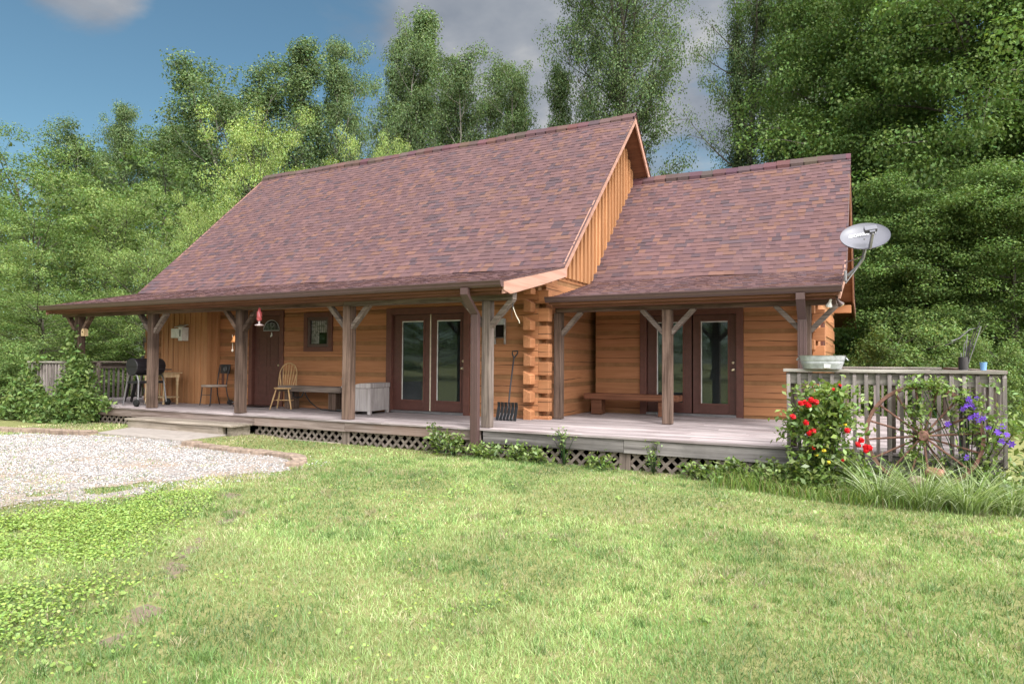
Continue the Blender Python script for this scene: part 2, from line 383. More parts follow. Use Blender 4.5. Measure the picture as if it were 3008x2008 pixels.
# ------------------------------------------------------------------ ground
def vnoise(x, y, s, seed=0):
    """smooth value noise in [0, 1]"""
    x = np.asarray(x, float)/s; y = np.asarray(y, float)/s
    xi, yi = np.floor(x).astype(np.int64), np.floor(y).astype(np.int64); fx, fy = x-xi, y-yi
    fx, fy = fx*fx*(3-2*fx), fy*fy*(3-2*fy)
    def h(a, b):
        n = (a*374761393+b*668265263+seed*974711) & 0xffffffff
        n = ((n ^ (n >> 13))*1274126177) & 0xffffffff
        return ((n ^ (n >> 16)) & 0xffff)/65535.0
    return (h(xi, yi)*(1-fx)+h(xi+1, yi)*fx)*(1-fy)+(h(xi, yi+1)*(1-fx)+h(xi+1, yi+1)*fx)*fy
def fbm(x, y, s, seed=0, o=4):
    return sum(vnoise(x, y, s/2**i, seed+i)*0.5**i for i in range(o))/sum(0.5**i for i in range(o))
def sst(x, a, b):
    t = np.clip((x-a)/(b-a), 0, 1); return t*t*(3-2*t)
def gz(x, y):
    x = np.asarray(x, float); y = np.asarray(y, float)
    z = -0.43-0.06*sst(x, 0, 4.5)-0.02*sst(-y, 2, 8)
    z = z+0.07*sst(y, -1.75, -1.2)*(1-sst(x, -4.9, -3.8))*sst(x, -13, -9)*0.9
    return z+(vnoise(x, y, 1.7, 3)-.5)*.03
GRAVEL = np.array([(-9.6, -3.4), (-9.3, -1.75), (-8.3, -1.55), (-7.4, -1.46), (-5.2, -1.45), (-4.4, -1.62), (-3.5, -1.66), (-2.6, -1.68), (-1.9, -1.95), (-1.62, -2.4), (-1.62, -2.9), (-1.8, -3.4), (-1.9, -4.2), (-2.0, -4.9), (-2.1, -5.6), (-3.5, -8.0), (-9.5, -8.0), (-12, -5)])
def poly_sd(x, y, P):
    """signed distance to a polygon, positive inside"""
    d = np.full(x.shape, 1e9); ins = np.zeros(x.shape, bool); n = len(P)
    for i in range(n):
        a, b = P[i], P[(i+1) % n]; e = b-a
        t = np.clip(((x-a[0])*e[0]+(y-a[1])*e[1])/(e@e), 0, 1)
        d = np.minimum(d, np.hypot(x-a[0]-t*e[0], y-a[1]-t*e[1]))
        c = ((a[1] > y) != (b[1] > y)) & (x < e[0]*(y-a[1])/(e[1]+1e-12)+a[0]); ins ^= c
    return np.where(ins, d, -d)
def gravel_amount(x, y):
    sd = poly_sd(np.asarray(x, float), np.asarray(y, float), GRAVEL)
    soft = 0.12+0.95*sst(-y, 2.0, 4.2)
    return sst(sd/soft+(fbm(x, y, .9, 11)-.5)*2.6*np.where(y < -2.4, 1.3, .5), -.35, .55)
DIRT = [(-0.16, -4.61, 0.07), (0.7, -5.7, 0.05), (-0.01, -4.61, 0.05), (0.88, -5.9, 0.035), (-0.09, -4.51, 0.05), (1.51, -6.57, 0.07), (-0.79, -4.02, 0.045), (0.73, -5.74, 0.09), (1.6, -6.7, 0.07), (0.75, -5.61, 0.03), (-0.86, -3.95, 0.09), (0.63, -5.58, 0.07), (1.74, -6.88, 0.05), (1.07, -6.05, 0.03), (1.9, -6.93, 0.035), (1.35, -6.38, 0.07), (0.98, -5.99, 0.07), (0.04, -4.73, 0.09), (2.24, -7.29, 0.05), (1.98, -7.04, 0.05), (1.94, -6.96, 0.03), (0.43, -5.35, 0.045), (0.86, -5.78, 0.03), (-0.68, -4.16, 0.05), (0.1, -4.84, 0.045), (0.29, -5.01, 0.05)]
def dirt_amount(x, y):
    r = np.zeros(np.shape(x))
    for a, b, s in DIRT:
        w = (fbm(x, y, .16, 5)-.5)*.24
        r = np.maximum(r, 1-sst(np.hypot((x-a)*1.0+(y-b)*.5, (y-b)*.8)+w, s*.6, s*1.3))
    return r
def sheet(name, xs, ys, zf, m, colf=None, keep=None):
    X, Y = np.meshgrid(xs, ys); Z = zf(X, Y); nx, ny = len(xs), len(ys)
    V = np.stack([X, Y, Z], -1).reshape(-1, 3); i = np.arange((ny-1)*nx).reshape(ny-1, nx)[:, :-1].ravel()
    Fq = np.stack([i, i+1, i+1+nx, i+nx], 1)
    xc = (X[:-1, :-1]+X[1:, 1:]).ravel()/2; yc = (Y[:-1, :-1]+Y[1:, 1:]).ravel()/2
    if keep is not None:
        k = keep(xc, yc); Fq = Fq[k]; xc, yc = xc[k], yc[k]
    me = bpy.data.meshes.new(name); me.vertices.add(len(V)); me.vertices.foreach_set('co', V.astype(np.float32).ravel())
    me.loops.add(Fq.size); me.loops.foreach_set('vertex_index', Fq.astype(np.int32).ravel()); me.polygons.add(len(Fq))
    me.polygons.foreach_set('loop_start', np.arange(0, Fq.size, 4, dtype=np.int32)); me.polygons.foreach_set('use_smooth', np.ones(len(Fq), bool))
    a = me.attributes.new('col', 'FLOAT_COLOR', 'FACE'); c = colf(xc, yc) if colf else np.zeros((len(Fq), 3))
    a.data.foreach_set('color', np.c_[c, np.ones(len(Fq))].astype(np.float32).ravel()); me.materials.append(MATS[m]); me.update(calc_edges=True)
    o = bpy.data.objects.new(name, me); COL.objects.link(o); return o
def grid_axis(a, b, fine, far):
    inner = np.arange(a, b+fine/2, fine); out = []; s = fine
    x = b
    while x < far: s *= 1.5; x += s; out.append(x)
    lo = []; s = fine; x = a
    while x > -far: s *= 1.5; x -= s; lo.append(x)
    return np.r_[lo[::-1], inner, out]
gsheet = sheet('ground', grid_axis(-13, 8, .07, 400), grid_axis(-9, 1, .07, 400), gz, 'ground_soil',
               lambda x, y: np.repeat(np.clip(dirt_amount(x, y)+0.0, 0, 1)[:, None], 3, 1))
tag(gsheet, kind='structure')
gv = sheet('gravel_drive', np.arange(-12, -1.3, .045), np.arange(-8, -1.38, .045), lambda x, y: gz(x, y)+.006, 'gravel', keep=lambda x, y: gravel_amount(x, y) > .45)
tag(gv, kind='structure')

# ------------------------------------------------------------------ house
house = tag(empty('log_cabin', (0, 2, 0)), 'stained log cabin with a brown shingle roof, front porch and lower side wing', 'house')
HL = (0, -2, 0)                                        # house meshes are modelled in scene coordinates
def H(mb, name, m, parent=None, bevel=0.0, sm=False):
    return mb.build(name, m, parent or house, bevel, sm, None if parent else HL)
PIT, LOGH, CH = .325, .243, .082
def subtract(a, b, holes):
    segs = [(a, b)]
    for h0, h1 in holes:
        segs = [s for x, y in segs for s in ((x, min(y, h0)), (max(x, h1), y)) if s[1]-s[0] > .02]
    return segs
def log_wall(name, axis, face, a, b, z0, z1, phase, openings, inward, ends=(0, 0), chamfer=True):
    """courses of logs with chinking between; axis 0: wall along X at y=face, axis 1: along Y at x=face; inward = +-1 direction into the house"""
    lg, ck = MB(), MB()
    z = z0+phase-PIT
    while z < z1:
        lo, hi = max(z, z0), min(z+LOGH, z1)
        cuts = sorted(c for o in openings for c in o[2:4])
        bands = []
        for za, zb, mb, rec in ((lo, hi, lg, 0.0), (max(z+LOGH, z0), min(z+PIT, z1), ck, .016)):
            zs = [za]+[c for c in cuts if za+.01 < c < zb-.01]+[zb]
            bands += [(p, q, mb, rec) for p, q in zip(zs[:-1], zs[1:])]
        for zz0, zz1, mb, rec in bands:
            if zz1-zz0 < .015: continue
            ea, eb = (ends if mb is lg else (0, 0))
            for s0, s1 in subtract(a-ea, b+eb, [(o[0], o[1]) for o in openings if o[2] < zz1-.008 and o[3] > zz0+.008]):
                j = rnd.uniform(-.004, .004) if mb is lg else 0
                f0, f1 = face+(rec+j)*inward, face+.15*inward
                p0, p1 = min(f0, f1), max(f0, f1)
                c = (rnd.random(), rnd.random(), rnd.random())
                if mb is lg: zz0_, zz1_ = zz0+.001, zz1-.001
                else: zz0_, zz1_ = zz0-.006, zz1+.006
                if axis == 0: mb.box(s0, p0, zz0_, s1, p1, zz1_, c)
                else: mb.box(p0, s0, zz0_, p1, s1, zz1_, c)
        z += PIT
    w = H(lg, name, 'log_'+'XY'[axis], bevel=.011)
    ck.build('chinking', 'chinking', w)
    return w
ENTRY = (-7.40, -6.31, -.1, 2.16); WIN = (-5.69, -4.87, 1.23, 2.07); FR1 = (-3.41, -1.42, -.1, 2.10); FR2 = (1.22, 3.22, -.1, 2.10)
WY, BY = 1.95, 4.22
log_wall('front_wall', 0, WY, -11.1, .02, -.05, 2.70, .19, [ENTRY, WIN, FR1], 1)
log_wall('wing_front_wall', 0, BY, .26, 4.36, -.05, 2.70, .10, [FR2], 1)
log_wall('side_wall', 1, .11, WY+.16, 10.1, -.05, 2.78, .03, [], -1)
log_wall('side_wall', 1, -11.1, WY+.16, 10.1, -.05, 2.78, .03, [], 1)
log_wall('wing_side_wall', 1, 4.50, BY+.16, 10.0, -.05, 2.70, .03, [(5.0, 5.5, .7, 1.95)], -1)
log_wall('rear_wall', 0, 10.1, -11.1, 4.4, -.05, 2.70, .19, [], -1)
# crossed log ends at the corners
def log_ends(xc, yc, sx, z1, reach_y=.20, reach_x=.20, wide=.155, off=.14):
    """side-wall logs that stick out towards the front, front-wall logs that stick out sideways (sx)"""
    mb, m2 = MB(), MB(); k = 0; z = -.05+.03
    while z < z1:
        zt = min(z+LOGH, z1)
        x0, x1 = (xc-wide-off, xc-off) if sx > 0 else (xc+off, xc+wide+off); sl = .075 if sx > 0 else -.075
        y0 = yc-reach_y-rnd.uniform(-.012, .012)
        if zt-z > .05:
            mb.prism([(x0, z), (x1, z), (x1, zt-max(0, sl)), (x0, zt-max(0, -sl))], 1, y0, yc+.0)
        z += PIT
    z = -.05+.19-PIT
    while z < z1:
        lo, zt = max(z, -.05), min(z+LOGH, z1)
        xa, xb = (xc-.09, xc+reach_x*.62+rnd.uniform(-.01, .01)) if sx > 0 else (xc-reach_x*.62-rnd.uniform(-.01, .01), xc+.09)
        if zt-lo > .05: m2.box(xa, yc-.002, lo, xb, yc+.15, zt)
        z += PIT
    H(mb, 'log_end', 'log_Y', bevel=.012); H(m2, 'log_end', 'log_X', bevel=.012)
log_ends(.11, WY, 1, 2.45)
log_ends(-11.1, WY, -1, 2.45)
log_ends(4.50, BY, 1, 2.45, .22, .20, .17, .03)
def rear_ends():
    mb = MB(); z = -.05+.03
    while z < 2.5:
        mb.box(4.3, 10.0, z, 4.5, 10.32, z+LOGH); z += PIT
    H(mb, 'log_end', 'log_Y', bevel=.012)
rear_ends()
# gables in board and batten
def main_z(y):
    y = y if y <= 6.05 else 12.10-y
    return 2.24+(y+.31)*.2217 if y < 1.9 else 2.73+(y-1.9)*.9735
def wing_z(y):
    y = y if y <= 7.12 else 14.24-y
    return 2.18+(y-1.87)*.2288 if y < 4.23 else 2.72+(y-4.23)*.9689
def gable(name, x, nx, y0, y1, zf, zlow, pitch=.205):
    mb = MB(); y = y0
    while y < y1-.02:
        yb = min(y+pitch, y1)
        pts = [(y, zlow), (yb, zlow), (yb, zf(yb)-.16)]
        if y < 6.05 < yb: pts.append((6.05, zf(6.05)-.16))
        pts.append((y, zf(y)-.16))
        if min(p[1] for p in pts[2:]) > zlow+.03: mb.prism(pts, 0, x, x+nx*.02)
        if zf(y)-.18 > zlow+.05: mb.prism([(y-.036, zlow-.01), (y+.036, zlow-.01), (y+.036, zf(y+.036)-.17), (y-.036, zf(y-.036)-.17)], 0, x+nx*.02, x+nx*.062)
        y = yb
    H(mb, name, 'stained_Z', bevel=.003)
gable('gable_siding', .115, 1, 2.02, 10.08, main_z, 2.66)
gable('gable_siding', -11.09, -1, 2.02, 10.08, main_z, 2.66)
gable('wing_gable_siding', 4.505, 1, 4.3, 9.9, wing_z, 2.62)
# board-and-batten bay on the porch
bay = MB(); x0, x1, yb = -10.05, -8.42, 1.60
bay.box(x0, yb, -.03, x1, yb+.02, 2.62); bay.box(x1-.02, yb+.021, -.03, x1, WY, 2.62); bay.box(x0, yb+.021, -.03, x0+.02, WY, 2.62)
xx = x0
while xx < x1-.05:
    bay.box(xx, yb-.022, -.03, xx+.055, yb-.001, 2.6); xx += .196
bay.box(x1-.075, yb-.024, -.03, x1+.024, yb-.001, 2.6); bay.box(x1+.001, yb+.0, -.03, x1+.023, yb+.085, 2.6); bay.box(x1+.001, WY-.09, -.03, x1+.023, WY-.004, 2.6)
H(bay, 'bay_siding', 'stained_Z', bevel=.003)
# roofs
SH = [(0.131, 0.073, 0.074), (0.118, 0.067, 0.069), (0.143, 0.079, 0.076), (0.113, 0.065, 0.07), (0.127, 0.07, 0.069), (0.162, 0.086, 0.068), (0.154, 0.082, 0.066), (0.083, 0.056, 0.063), (0.09, 0.06, 0.069)]
SHW = [6, 6, 5, 5, 5, 2.4, 2.4, 2.0, 2.0]
def shingles(mb, y0, z0, y1, z1, x0, x1, seed, clip=None):
    """courses of laminated tabs on one slope, from the eave edge (y0,z0) up to (y1,z1)"""
    g = random.Random(seed); L = math.hypot(y1-y0, z1-z0); dy, dz = (y1-y0)/L, (z1-z0)/L; s = 1 if y1 > y0 else -1
    n = max(1, round(L/.130)); e = L/n; nyv, nzv = -dz*s*s if False else -dz, dy
    if nzv < 0: nyv, nzv = -nyv, -nzv
    for r in range(n):
        a, b = r*e, (r+1)*e+.03
        x = x0-g.uniform(0, .2); last = None; i = 0
        while x < x1:
            w = g.choice((.08, .12, .15, .18, .25)); xa, xb = max(x, x0), min(x+w, x1); x += w; i += 1
            if xb-xa < .004: continue
            c = g.choices(SH, SHW)[0]; k = g.uniform(.88, 1.12); c = tuple(q*k for q in c)
            t = .013 if i % 2 else .0075
            t += g.uniform(0, .0015); aa = a-(g.uniform(0, .006) if i % 2 else 0)
            def P(x_, d, h):
                h += .009*math.sin(x_*1.3+d*.8+seed)+.006*math.sin(x_*3.1-d*1.9)-.010
                return (x_, y0+dy*d+nyv*h, z0+dz*d+nzv*h)
            vs = [P(xa, aa, .0), P(xb, aa, .0), P(xb, aa, t), P(xa, aa, t), P(xb, b, .002), P(xa, b, .002)]
            mb.add(vs, [(0, 1, 2, 3), (3, 2, 4, 5), (1, 4, 2), (0, 3, 5)] if s > 0 else [(3, 2, 1, 0), (5, 4, 2, 3), (2, 4, 1), (5, 3, 0)], c)
def roof(name, prof, x0, x1, seed, fascia_x, x0_low=None):
    """prof: (y,z) front eave, kink, ridge, kink, rear eave"""
    T = .125; n = len(prof)
    deck, mb = MB(), MB()
    lower = [(y, z-T) for y, z in prof]
    for i in range(n-1):
        (ya, za), (yb, zb) = prof[i], prof[i+1]
        xa = x0_low if (x0_low is not None and i in (0, n-2)) else x0
        deck.prism([(ya, za-T), (yb, zb-T), (yb, zb-.030), (ya, za-.030)], 0, xa, x1-.03, (.5, .5, .5))
    o = H(deck, name, 'soffit_wood')
    for i in range(n-1):
        (ya, za), (yb, zb) = prof[i], prof[i+1]
        xa = x0_low if (x0_low is not None and i in (0, n-2)) else x0
        if i < n//2: shingles(mb, ya-.02 if i == 0 else ya, za, yb, zb, xa, x1+.02, seed+i)
        else: shingles(mb, yb, zb, ya, za, xa, x1+.02, seed+i)
    mb.build('shingle_cover', 'shingles', o)
    cap = MB(); (yr, zr) = prof[n//2]; x = x0; g = random.Random(seed)
    while x < x1:
        w = min(.30, x1+.02-x); h = g.uniform(.035, .045)+.014*math.sin(x*2.1); c = tuple(q*g.uniform(.65, .9) for q in SH[g.randrange(5)])  # cap tabs darkened to suggest the shadow line along the ridge
        cap.add([(x, yr-.14, zr-.115+h), (x+w, yr-.14, zr-.12+h), (x+w, yr, zr+.012+h), (x, yr, zr+.02+h), (x, yr+.14, zr-.115+h), (x+w, yr+.14, zr-.12+h), (x, yr-.14, zr-.16), (x+w, yr-.14, zr-.16)],
                [(0, 1, 2, 3), (3, 2, 5, 4), (6, 7, 1, 0)], c); x += .28
    cap.build('ridge_cap', 'shingles', o)
    for xx, sgn in fascia_x:
        fb = MB()
        for i in range(n-1):
            (ya, za), (yb, zb) = prof[i], prof[i+1]; d = .19
            fb.prism([(ya, za-d), (yb, zb-d), (yb, zb-.008), (ya, za-.008)], 0, xx, xx+sgn*.035)
        fb.build('rake_fascia', 'cedar_fascia', o, .003)
        ed = MB()
        for i in range(n-1):
            (ya, za), (yb, zb) = prof[i], prof[i+1]
            ed.prism([(ya, za-.03), (yb, zb-.03), (yb, zb+.006), (ya, za+.006)], 0, xx+sgn*.036, xx+sgn*.048)
        ed.build('drip_edge', 'gutter_brown', o)
    return o
MAINP = [(-.31, 2.24), (1.9, 2.73), (6.05, 6.77), (10.2, 2.73), (12.41, 2.24)]
WINGP = [(1.87, 2.18), (4.23, 2.72), (7.12, 5.52), (10.01, 2.72), (12.37, 2.18)]
mr = roof('main_roof', MAINP, -11.52, .54, 3, [(.505, 1), (-11.485, -1)])
wr = roof('wing_roof', WINGP, .135, 4.97, 17, [(4.935, 1)], .27)
# porch end of the main rake: deeper cedar board with its cut tip
tip = MB(); tip.prism([(-.33, 2.235), (-.33, 2.10), (-.12, 2.06), (.95, 2.30), (2.02, 2.56), (2.02, 2.72)], 0, .544, .556)
tip.build('rake_fascia', 'cedar_fascia', mr, .003)
soff = MB()
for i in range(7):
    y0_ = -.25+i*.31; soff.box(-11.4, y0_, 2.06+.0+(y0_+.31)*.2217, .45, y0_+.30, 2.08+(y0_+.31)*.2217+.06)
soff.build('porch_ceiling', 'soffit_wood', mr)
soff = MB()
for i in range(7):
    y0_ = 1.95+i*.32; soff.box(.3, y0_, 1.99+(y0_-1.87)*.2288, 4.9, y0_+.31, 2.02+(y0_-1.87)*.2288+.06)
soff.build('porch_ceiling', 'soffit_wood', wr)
# gutters and downspouts
def gutter(x0, x1, y, z, side_caps=True):
    mb = MB(); pr = [(y, z), (y, z-.095), (y-.075, z-.10), (y-.10, z-.07), (y-.112, z-.03), (y-.125, z-.018), (y-.125, z), (y-.112, z), (y-.105, z-.02), (y-.08, z-.075), (y-.012, z-.082), (y-.012, z)]
    mb.prism(pr, 0, x0, x1, (.5, .5, .5))
    for xa in (x0, x1): mb.prism([(y, z), (y, z-.095), (y-.075, z-.10), (y-.10, z-.07), (y-.112, z-.03), (y-.125, z-.018), (y-.125, z)], 0, xa-.004, xa+.004, (.5, .5, .5))
    return H(mb, 'gutter', 'gutter_brown')
gutter(-11.58, .545, -.325, 2.245); gutter(.245, 4.985, 1.855, 2.185)
fbd = MB(); fbd.box(-11.5, -.322, 2.105, .50, -.312, 2.20); H(fbd, 'eave_fascia', 'soffit_wood')
fbd = MB(); fbd.box(.30, 1.858, 2.045, 4.93, 1.868, 2.13); H(fbd, 'eave_fascia', 'soffit_wood')
def downspout(x, ye, z_e, y, zb):
    mb = MB(); w, d = .125, .085
    path = [(ye, z_e), (ye, z_e-.10), (y, z_e-.38), (y, zb)]
    for i in range(3):
        (ya, za), (yb, zb_) = path[i], path[i+1]
        if i == 1: mb.prism([(ya-d/2, za), (ya+d/2, za), (yb+d/2, zb_), (yb-d/2, zb_)], 0, x-w/2, x+w/2, (.5, .5, .5))
        else: mb.box(x-w/2-(.002 if i == 2 else 0), min(ya, yb)-d/2, zb_-.02 if i == 2 else zb_, x+w/2+(.002 if i == 2 else 0), max(ya, yb)+d/2, za+.0, (.5, .5, .5))
    for dx in (-.03, .03): mb.box(x+dx-.008, y-d/2-.006, zb, x+dx+.008, y-d/2+.001, z_e-.4, (.5, .5, .5))
    H(mb, 'downspout', 'gutter_brown', bevel=.01)
downspout(-.085, -.39, 2.15, -.075, -.47); downspout(4.43, 1.80, 2.09, 2.08, .01)
# porch beams and posts with knee braces
def beam(x0, x1, y, z0, z1, splits, m='brown_post_X'):
    xs = [x0]+splits+[x1]
    for a, b in zip(xs[:-1], xs[1:]):
        mb = MB(); mb.box(a+.002, y-.07, z0+rnd.uniform(-.006, .006), b-.002, y+.07, z1); H(mb, 'porch_beam', m, bevel=.008)
beam(-11.54, -2.89, .13, 2.012, 2.20, [-8.40]); beam(-2.89, .50, .13, 1.992, 2.205, [], 'weathered_X')
beam(.25, 4.90, 2.25, 1.930, 2.14, [])
def porch_post(x, y, zt, w, arms, m, bm, off=0):
    mb = MB(); mb.box(x-w/2, y-w/2, .002, x+w/2, y+w/2, zt); p = H(mb, 'porch_post', m, bevel=.012)
    for s, top in arms:
        b = MB(); r = .40
        b.bar((x+s*(w/2-.02), y, zt-r), (x+s*(w/2+r-.03), y, zt+.012), .075, .11, upv=(0, 1, 0)); b.build('brace', bm, p, .006)
    return p
for px, mm, bm in ((-10.93, 'brown_post_Z', 'brown_post_X'), (-8.25, 'brown_post_Z', 'weathered_X'), (-5.54, 'brown_post_Z', 'brown_post_X'), (-2.81, 'brown_post_Z', 'weathered_X')):
    porch_post(px, .13, 2.012, .17, ((-1, 0), (1, 0)), mm, bm)
porch_post(.02, .13, 1.992, .15, ((-1, 0), (1, 0)), 'weathered_Z', 'weathered_X')
porch_post(.30, 2.25, 1.932, .15, ((1, 0),), 'brown_post_Z', 'weathered_X')
porch_post(2.31, 2.25, 1.932, .16, ((-1, 0), (1, 0)), 'brown_post_Z', 'weathered_X')
porch_post(4.47, 2.25, 1.932, .15, ((-1, 0), (1, 0)), 'brown_post_Z', 'weathered_X')
# doors and windows
def frame(mb, x0, x1, z0, z1, y0, y1, w, sill=True):
    mb.box(x0, y0, z0, x0+w, y1, z1); mb.box(x1-w, y0, z0, x1, y1, z1); mb.box(x0+w, y0, z1-w, x1-w, y1, z1)
    if sill: mb.box(x0+w, y0, z0, x1-w, y1, z0+w)
def knob(parent, x, y, z):
    k = MB(); M = Matrix.Translation((x, y, z)) @ Matrix.Rotation(R(90), 4, 'X')
    k.lathe([(.028, -.002), (.028, .006), (.011, .010), (.011, .035), (.024, .042), (.029, .055), (.022, .068), (.008, .072)], 14, (.5,)*3, M)
    k.build('door_knob', 'brass', parent, 0, True)
    k = MB(); M = Matrix.Translation((x, y, z+.14)) @ Matrix.Rotation(R(90), 4, 'X')
    k.lathe([(.028, -.002), (.028, .012), (.020, .018), (.004, .019)], 14, (.5,)*3, M); k.build('deadbolt', 'brass', parent, 0, True)
def french(x0, x1, z1, wy, gl_w, leafs, knobx):
    mb = MB(); w = .13
    frame(mb, x0, x1, .0, z1, wy-.03, wy+.10, w, False); d = H(mb, 'french_door', 'brown_trim', bevel=.004)
    th = MB(); th.box(x0+w, wy-.035, .002, x1-w, wy+.09, .045); th.build('threshold', 'grey_metal', d, .004)
    for (a, b), (ga, gb), z0g, z1g in leafs:
        lf = MB(); yy = wy+.045
        lf.box(a, yy, .05, ga-.03, yy+.04, z1-w-.006); lf.box(gb+.03, yy, .05, b, yy+.04, z1-w-.006)
        lf.box(ga-.03, yy, .05, gb+.03, yy+.04, z0g-.03); lf.box(ga-.03, yy, z1g+.03, gb+.03, yy+.04, z1-w-.006)
        l = lf.build('door_leaf', 'brown_door', d, .004)
        gf = MB(); frame(gf, ga-.03, gb+.03, z0g-.03, z1g+.03, yy-.012, yy-.001, .032); gf.build('glass_frame', 'brown_trim', l, .003)
        gf = MB(); gf.box(ga+.001, yy+.0, z0g+.001, ga+.02, yy+.008, z1g-.02); gf.box(ga+.001, yy, z1g-.022, gb-.001, yy+.008, z1g-.001); gf.build('glazing_strip', 'white_strip', l)
        pn = MB(); pn.box(ga, yy+.012, z0g, gb, yy+.017, z1g); pn.build('glass_pane', 'window_glass', l)
        bl = MB(); n = int((z1g-z0g)/.022)
        for i in range(n):
            z = z0g+i*.022; bl.add([(ga, yy+.026, z), (gb, yy+.026, z), (gb, yy+.036, z+.016), (ga, yy+.036, z+.016)], [(0, 1, 2, 3)], (.5,)*3)
        bl.box(ga-.02, yy+.06, z0g-.02, gb+.02, yy+.07, z1g+.02); bl.build('blind', 'blind_slat', l)
    knob(d, knobx, wy+.044, .90)
    return d
french(FR1[0], FR1[1], 2.10, WY, .54, [((-3.28, -2.375), (-3.06, -2.53), .26, 1.84), ((-2.35, -1.56), (-2.21, -1.66), .26, 1.84)], -1.595)
fs = MB(); fs.box(-2.374, WY+.04, .05, -2.351, WY+.05, 1.965); fs.build('astragal', 'cream_paint', house, loc=HL)
french(FR2[0], FR2[1], 2.10, BY, .53, [((1.36, 2.24), (1.55, 2.07), .25, 1.84), ((2.265, 3.08), (2.42, 2.93), .25, 1.84)], 3.025)
ed = MB(); frame(ed, ENTRY[0], ENTRY[1], 0, 2.16, WY-.03, WY+.12, .11, False); e = H(ed, 'entry_door', 'brown_trim', bevel=.004)
lf = MB(); lf.box(-7.288, WY+.06, .05, -6.422, WY+.10, 2.045); lf.box(-7.29, WY+.055, .0, -6.42, WY+.11, .048)
for xa, xb in ((-7.17, -6.90), (-6.81, -6.54)):
    for za, zb in ((.22, .75), (.88, 1.55)):
        frame(lf, xa, xb, za, zb, WY+.052, WY+.0598, .022)
lf = lf.build('door_leaf', 'brown_door', e, .003)
fan = MB(); n = 20; cxf, czf, rr = -6.76, 1.71, .235
arc = [(cxf+rr*1.05*math.cos(math.pi*i/n), czf+rr*math.sin(math.pi*i/n)) for i in range(n+1)]
fan.prism(arc, 1, WY+.056, WY+.059, (.5,)*3); fan.build('fan_window', 'window_glass', lf)
fan = MB(); fan.prism(arc, 1, WY+.0591, WY+.0597, (.5,)*3); fan.build('fan_backing', 'dark_gap', lf)  # near-black backing stands in for the dark room behind the fan glass
fan = MB(); fan.tube([(x, WY+.05, z) for x, z in arc]+[(arc[0][0], WY+.05, arc[0][1])], .012, 6)
for i in range(1, 10): fan.bar((cxf+.27*(i-5)/5.2*.9, WY+.053, czf), (cxf+.30*(i-5)/5.2*.75, WY+.053, czf+.19*math.sqrt(max(0, 1-((i-5)/5.2)**2))), .006)
fan.tube([(cxf+.02+.06*math.cos(t), WY+.052, czf+.13+.05*math.sin(t)) for t in np.linspace(0, 6.28, 12)], .005, 5)
fan.build('fan_leading', 'zinc', lf)
knob(lf, -6.475, WY+.058, .92)
wn = MB(); frame(wn, WIN[0], WIN[1], WIN[2], WIN[3], WY-.03, WY+.08, .10); w = H(wn, 'window', 'brown_trim', bevel=.004)
sh = MB(); frame(sh, -5.588, -4.972, 1.332, 1.968, WY-.012, WY+.05, .06); sh.build('sash', 'gutter_brown', w, .004)
pn = MB(); pn.box(-5.528, WY+.02, 1.392, -5.032, WY+.025, 1.908); pn.build('glass_pane', 'window_glass', w)
cu = MB()
for i in range(16):
    x = -5.52+i*.031; zb = 1.40 if i < 7 else (1.64 if i < 15 else 1.40); yo = .045+.012*(i % 2)
    cu.box(x, WY+yo, zb, x+.030, WY+yo+.006, 1.90)
cu.build('curtain', 'curtain', w); bk = MB(); bk.box(-5.60, WY+.09, 1.30, -4.96, WY+.10, 2.0); bk.build('dark_room_sheet', 'dark_gap', w)  # black sheet in place of the unlit room behind the curtain
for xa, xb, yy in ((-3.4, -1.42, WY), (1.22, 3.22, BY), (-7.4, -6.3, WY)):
    bk = MB(); bk.box(xa, yy+.20, 0, xb, yy+.21, 2.1); H(bk, 'dark_room_sheet', 'dark_gap')  # black sheets in place of the unlit rooms behind the doors
sw = MB(); frame(sw, 5.0, 5.5, .7, 1.95, -.03, .08, .07)
sw.v = [(4.47-p[1]+.05, p[0], p[2]) for p in sw.v]; H(sw, 'side_window', 'brown_trim', bevel=.003)
sp = MB(); sp.box(4.44, 5.0, .7, 4.45, 5.5, 1.95); H(sp, 'side_pane', 'black_plastic')
# eave log ends above the porch at the corner, light fitting box
ee = MB(); ee.box(-.35, 1.40, 2.36, .30, 1.58, 2.54); ee.box(-.02, 1.52, 2.43, .115, 2.6, 2.62); H(ee, 'plate_log', 'log_X', bevel=.01)
for bx in ((3.9, 3.8, 2.30, 4.78, 3.98, 2.46), (4.3, 9.9, 2.30, 4.9, 10.1, 2.5)):
    ee = MB(); ee.box(*bx); H(ee, 'plate_log', 'log_X', bevel=.01)

# ------------------------------------------------------------------ deck
deck = tag(empty('porch_deck', (-3, 0, 0)), 'weathered grey plank deck running along the whole cabin front with lattice skirting below', 'deck')
DL = (3, 0, 0)
def D(mb, name, m, parent=None, bevel=0.0):
    return mb.build(name, m, parent or deck, bevel, False, None if parent else DL)
def planks(mb, x0, x1, y0, y1):
    y = y0
    while y < y1:
        xs = [x0]; x = x0+rnd.uniform(1.5, 4.2)
        while x < x1-1: xs.append(x); x += rnd.choice((3.0, 3.6, 4.2))
        xs.append(x1)
        for a, b in zip(xs[:-1], xs[1:]):
            dz = rnd.uniform(-.0025, .0025)
            mb.box(a+.002, y, -.035+dz, b-.002, min(y+.137, y1), dz-.001)
        y += .142
pl = MB(); planks(pl, -12.78, 6.66, -.02, 1.94); D(pl, 'deck_boards', 'deck_wood', bevel=.003)
pl = MB(); planks(pl, .14, 6.66, 1.968, 4.19); D(pl, 'deck_boards', 'deck_wood', bevel=.003)
